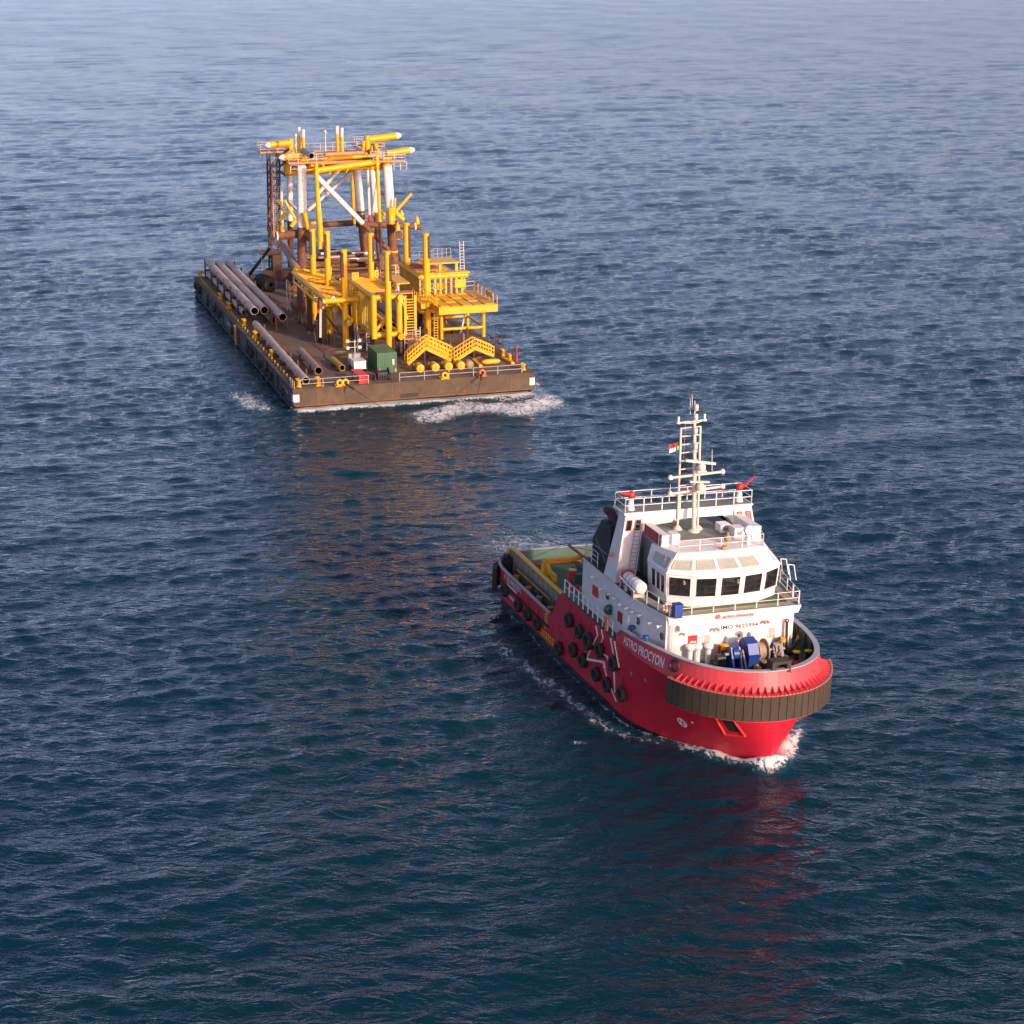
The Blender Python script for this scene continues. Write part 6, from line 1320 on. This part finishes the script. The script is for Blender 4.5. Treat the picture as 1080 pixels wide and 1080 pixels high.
for p0, p1, lab in (((499, 379), (507, 386), 'yellow steel bar lying slantwise left of the yellow float'), ((530, 377), (541, 383), 'yellow steel bar lying slantwise right of the yellow float')):
    a = BAR.z(*p0, ZB + 0.15); b = BAR.z(*p1, ZB + 0.15); o = MB().bar(a, b, 0.4, 0.28).build('steel_bar', 'yellow', None, BAR, a); tag(o, lab, 'bar')
# container
c0 = BAR.z(398, 394, ZB); cy0, cy1 = c0.y, BAR.z(418, 392, ZB).y; cx1 = -5.1; cx0 = cx1 - 5.0; ch = 2.55
ct = thing('shipping_container', 'green corrugated shipping container near the barge bow', 'container', BAR, ((cx0 + cx1) / 2, (cy0 + cy1) / 2, ZB))
C_ = lambda mb, n, m, p=None: mb.build(n, m, p or ct)
C_(MB().box(cx0 + 0.06, cx1 - 0.06, cy0 + 0.06, cy1 - 0.06, ZB + 0.05, ZB + ch - 0.03), 'box_body', 'container_green')
for x in (cx0, cx1 - 0.14):
    for y in (cy0, cy1 - 0.14): C_(MB().box(x, x + 0.14, y, y + 0.14, ZB, ZB + ch), 'corner_post', 'container_green')
for z in (ZB + 0.02, ZB + ch - 0.14):
    for x in (cx0 + 0.01, cx1 - 0.13): C_(MB().box(x, x + 0.12, cy0 + 0.14, cy1 - 0.14, z, z + 0.12), 'end_rail', 'container_green')
    for y in (cy0 + 0.01, cy1 - 0.13): C_(MB().box(cx0 + 0.14, cx1 - 0.14, y, y + 0.12, z, z + 0.12), 'side_rail', 'container_green')
for k in range(9):
    y = cy0 + 0.22 + k * (cy1 - cy0 - 0.44) / 8.6; C_(MB().box(cx1 - 0.06, cx1 - 0.01, y, y + 0.12, ZB + 0.15, ZB + ch - 0.15), 'end_rib', 'container_green')
for k in range(12):
    x = cx0 + 0.2 + k * (cx1 - cx0 - 0.4) / 11.6; C_(MB().box(x, x + 0.13, cy0 + 0.01, cy0 + 0.06, ZB + 0.15, ZB + ch - 0.15), 'side_rib', 'container_green')
C_(MB().box(cx1 - 0.005, cx1 + 0.03, cy1 - 0.55, cy1 - 0.35, ZB + 1.0, ZB + 1.7), 'name_plate', 'white')
for y in (cy0 + 0.3, cy1 - 0.2): C_(MB().box(cx1, cx1 + 0.04, y - 0.07, y + 0.07, ZB + 0.15, ZB + 0.5), 'yellow_plate', 'yellow')
# red box with ramp
r0 = BAR.z(380, 405, ZB); t = thing('red_locker', 'small red steel locker behind the bow railing left of the container', 'locker', BAR, (-1.4, 8.7, ZB))
MB().box(-1.6, -0.6, 8.1, 9.3, ZB + 0.002, ZB + 0.9).build('locker_body', 'red_bright', t); MB().hexa([(-3.2, 7.7, ZB + 1.15), (-0.55, 8.05, ZB + 0.905), (-0.55, 9.35, ZB + 0.905), (-3.2, 8.9, ZB + 1.15), (-3.2, 7.7, ZB + 1.22), (-0.55, 8.05, ZB + 0.97), (-0.55, 9.35, ZB + 0.97), (-3.2, 8.9, ZB + 1.22)]).build('locker_lid', 'red_bulwark_lit', t)
for y in (7.8, 8.8): MB().box(-3.15, -3.0, y, y + 0.1, ZB, ZB + 1.14).build('locker_leg', 'red_faded', t)
# lighting plant
lp = thing('lighting_tower', 'white mobile lighting plant with four round lamps left of the green container', 'light tower', BAR, (-7.6, 9.4, ZB))
L_ = lambda mb, n, m: mb.build(n, m, lp)
L_(MB().box(-8.6, -6.6, 8.9, 10.4, ZB + 0.35, ZB + 1.3), 'engine_housing', 'white'); L_(MB().box(-9.2, -8.62, 8.7, 10.2, ZB + 0.3, ZB + 1.9), 'rear_housing', 'steel_grey'); L_(MB().box(-8.7, -6.5, 8.85, 10.45, ZB + 1.305, ZB + 1.38), 'housing_lid', 'cream_tube')
for x in (-8.3, -7.0):
    for y in (8.8, 10.5): L_(MB().tube((x, y - 0.1, ZB + 0.3), (x, y + 0.1, ZB + 0.3), 0.3, n=14), 'wheel', 'rubber')
L_(MB().tube((-8.2, 9.4, ZB + 1.38), (-8.2, 9.4, ZB + 3.7), 0.08), 'lamp_mast', 'galvanised'); L_(MB().bar((-8.2, 8.4, ZB + 2.8), (-8.2, 10.3, ZB + 2.8), 0.07).bar((-8.2, 8.4, ZB + 3.5), (-8.2, 10.3, ZB + 3.5), 0.07), 'lamp_bar', 'galvanised')
for y in (8.5, 10.0):
    for z in (2.75, 3.6): L_(MB().lathe((-8.15, y, ZB + z), [(0.08, -0.2), (0.22, -0.05), (0.25, 0.08), (0.2, 0.12), (0, 0.09)], (1, -0.1, 0.35), 16), 'flood_lamp', 'galvanised')
# rusty cable reel in front of the container
cr_ = thing('cable_reel', 'dark rusty cable reel on the bow edge in front of the container', 'reel', BAR, (-1.6, 11.3, ZB))
for y in (10.6, 12.0): MB().lathe((-1.7, y, ZB + 0.75), [(0.1, -0.04), (0.75, -0.04), (0.75, 0.04), (0.1, 0.04)], (0, 1, 0), 20).build('reel_flange', 'rust_dark', cr_)
MB().tube((-1.7, 10.6, ZB + 0.75), (-1.7, 12.0, ZB + 0.75), 0.45, n=16).build('reel_core', 'dark', cr_)
for y in (10.3, 12.3): MB().bar((-2.4, y, ZB), (-1.7, y, ZB + 0.85), 0.12).bar((-1.0, y, ZB), (-1.7, y, ZB + 0.85), 0.12).build('reel_stand', 'rust_dark', cr_)
for k in range(5): MB().bar((-1.2, 10.7 + k * 0.28, ZB + 0.3), (-0.7, 10.6 + k * 0.3, ZB + 0.75), 0.07).build('reel_arm', 'steel_grey', cr_)
# scaffold towers
def scaffold(lab, x0, x1, y0, y1, zp, deck='timber_orange', lad=True):
    t = thing('scaffold_tower', lab, 'scaffold', BAR, ((x0 + x1) / 2, (y0 + y1) / 2, ZB), 'scaffold towers')
    mb = MB()
    for x in (x0, x1):
        for y in (y0, y1): MB().tube((x, y, ZB), (x, y, zp + 1.1), 0.05, n=6).build('standard', 'cream_tube', t)
    for x in (x0, x1): MB().tube((x, y0, ZB + 0.3), (x, y1, zp - 0.2), 0.04, n=6).tube((x + 0.06, y1, ZB + 0.3), (x + 0.06, y0, zp - 0.2), 0.04, n=6).build('cross_brace', 'galvanised', t)
    MB().box(x0 - 0.15, x1 + 0.15, y0 - 0.15, y1 + 0.15, zp, zp + 0.16).build('board_deck', deck, t)
    MB().rail([V(x0, y0, zp + 0.16), V(x1, y0, zp + 0.16), V(x1, y1, zp + 0.16)], 1.0, 1.2, 2, 0.03, 0.03).build('guard_rail', 'galvanised', t)
    if lad: MB().ladder((x1 + 0.2, y1 - 0.3, ZB), (x1 + 0.2, y1 - 0.3, zp + 1.6), (0, 1, 0), 0.55, 0.05, 0.36).build('ladder', 'cream_tube', t)
c = BAR.z(428, 385, ZB); scaffold('scaffold tower with an orange deck below the slatted yellow landing', -15.2, -13.2, 17.0, 19.0, 5.6)
c = BAR.x(383, 345, -19); scaffold('scaffold tower with orange deck between the two front yellow landings', -19.8, -18.4, 13.0 - 0.9, 14.0 - 0.2, 5.7)
c = BAR.z(300, 318, ZB); scaffold('pale scaffold with ladder left of the long yellow landing', -48, -45.5, c.y - 0.8, c.y + 3.0, 6.6)
c = BAR.z(428, 300, ZB); scaffold('scaffold with orange deck beside the right leg of the jacket', -51, -49, 22.6, 25.4, 7.2)
c = BAR.x(314, 303, -44); o = MB().lathe((c.x - 1, c.y, ZB + 1.4), [(0, 0), (1.0, 0), (1.05, 0.1), (1.05, 2.2), (0.6, 2.5), (0, 2.5)], (1, 0.15, 0), 18).build('rusty_tank', 'brown_box', None, BAR, (c.x, c.y, ZB)); tag(o, 'rusty brown tank behind the long yellow landing by the scaffold ladder', 'tank')
c = BAR.z(277, 306, ZB); tt = thing('rubber_fender_heap', 'black rubber fender roll lying on deck behind the pipe stack', 'fender', BAR, c)
MB().lathe(c + V(-2.2, 0, 1.05), [(0.3, 0), (1.0, 0.0), (1.15, 0.3), (1.15, 3.8), (1.0, 4.1), (0.3, 4.1)], (1, 0.25, 0), 18).build('fender_roll', 'rubber', tt)
for k in range(4): MB().lathe(c + V(-1.8 + k * 1.0, 0.1 + k * 0.25, 1.05), [(1.15, 0), (1.2, 0.04), (1.2, 0.2), (1.15, 0.24)], (1, 0.25, 0), 18).build('fender_band', 'dark', tt)
for k, (y, x0, x1, r) in enumerate(((16.9, -52, -29.5, 0.42), (18.3, -53, -29, 0.42), (19.7, -52, -30, 0.4), (20.9, -51, -32, 0.4), (17.6, -52, -31, 0.4))):
    z = ZB + 0.6 + (1.0 if k == 4 else 0); pipe_thing('grey pipe lying lengthwise in the bundle between the yellow landings, %s from the left' % ORD[k if k < 4 else 4] if k < 4 else 'grey pipe lying on top of the bundle between the yellow landings', V(x0, y, z), V(x1, y, z), r, 'pipe_rusty' if k % 2 else 'pipe_grey')
for x in (-50, -42, -34): Q(MB().box(x - 0.15, x + 0.15, 16.2, 21.6, ZB, ZB + 0.18), 'pipe_bearer', 'rust_dark')

# sea-fastening brackets, dunnage and cleats welded to the deck round the cargo
rc = random.Random(3)
for k in range(70):
    zone = rc.choice([(-44, -20, 7.6, 13.4), (-29, -12, 12.6, 19.5), (-41, -26, 22, 29), (-70, -50, 9, 28), (-17, -9, 20, 28), (-34, -30, 13, 22)])
    x, y = rc.uniform(zone[0], zone[1]), rc.uniform(zone[2], zone[3]); t = rc.random(); m = rc.choice(['rust', 'rust_dark', 'rust_dark', 'rust', 'tan_wood'])
    if t < 0.4: Q(MB().plate([V(x, y, ZB), V(x + rc.uniform(0.5, 1.1), y, ZB), V(x, y, ZB + rc.uniform(0.6, 1.6))], (0, 1, 0), 0.08), 'fastening_bracket', m)
    elif t < 0.7: Q(MB().bar((x, y, ZB + 0.14), (x + rc.uniform(-1.5, 1.5), y + rc.uniform(-2, 2), ZB + 0.14), 0.25, 0.26), 'dunnage_beam', m)
    else: Q(MB().bar((x, y, ZB), (x, y, ZB + rc.uniform(1.2, 4.0)), 0.22), 'fastening_post', m)
for k in range(9):
    x, y = rc.uniform(-60, -12), rc.uniform(7, 24); Q(MB().path([V(x, y, ZB + 0.04), V(x + rc.uniform(1, 3), y + rc.uniform(-1, 1), ZB + 0.04), V(x + rc.uniform(3, 5), y + rc.uniform(-1.5, 1.5), ZB + 0.04)], 0.05, 6), 'deck_hose', rc.choice(['red_faded', 'dark', 'tan_wood']))

# ---- tow gear
tw = thing('tow_bridle', 'two thin steel bridle wires running from the barge bow into the water', 'tow wire', BAR, (0.3, 6.2, ZB))
apex = V(17, 15.5, -0.4)
for y, m in ((6.2, 'rust_dark'), (23.25, 'rust_dark')):
    a = V(0.4, y, ZB + 0.4); mid = a.lerp(apex, 0.5) + V(0, 0, -0.7); MB().tube(a, mid, 0.035, n=6).tube(mid, apex, 0.035, n=6).build('bridle_wire', m, tw)
    MB().tube(a + V(-0.6, 0, 0), a.lerp(mid, 0.16), 0.14, n=8).build('bridle_chain', 'rust_dark', tw)
w0 = V(-26.0, 0.2, 5.2); tl = thing('tow_line', 'thin dark tow wire running astern from the tug into the sea', 'tow wire', TUG, w0)
pts = [w0, V(-32, 0.2, 4.7), V(-40.9, 0.3, 2.6), V(-52, 0.5, 0.4), V(-62, 0.7, -1.6)]
MB().path(pts, 0.03, 6).build('wire', 'dark', tl)
for p in pts[1:3]: MB().tube(p + V(0, -0.5, -0.12), p + V(0, 0.5, -0.12), 0.1, n=8).build('wire_roller', 'steel_grey', tl)
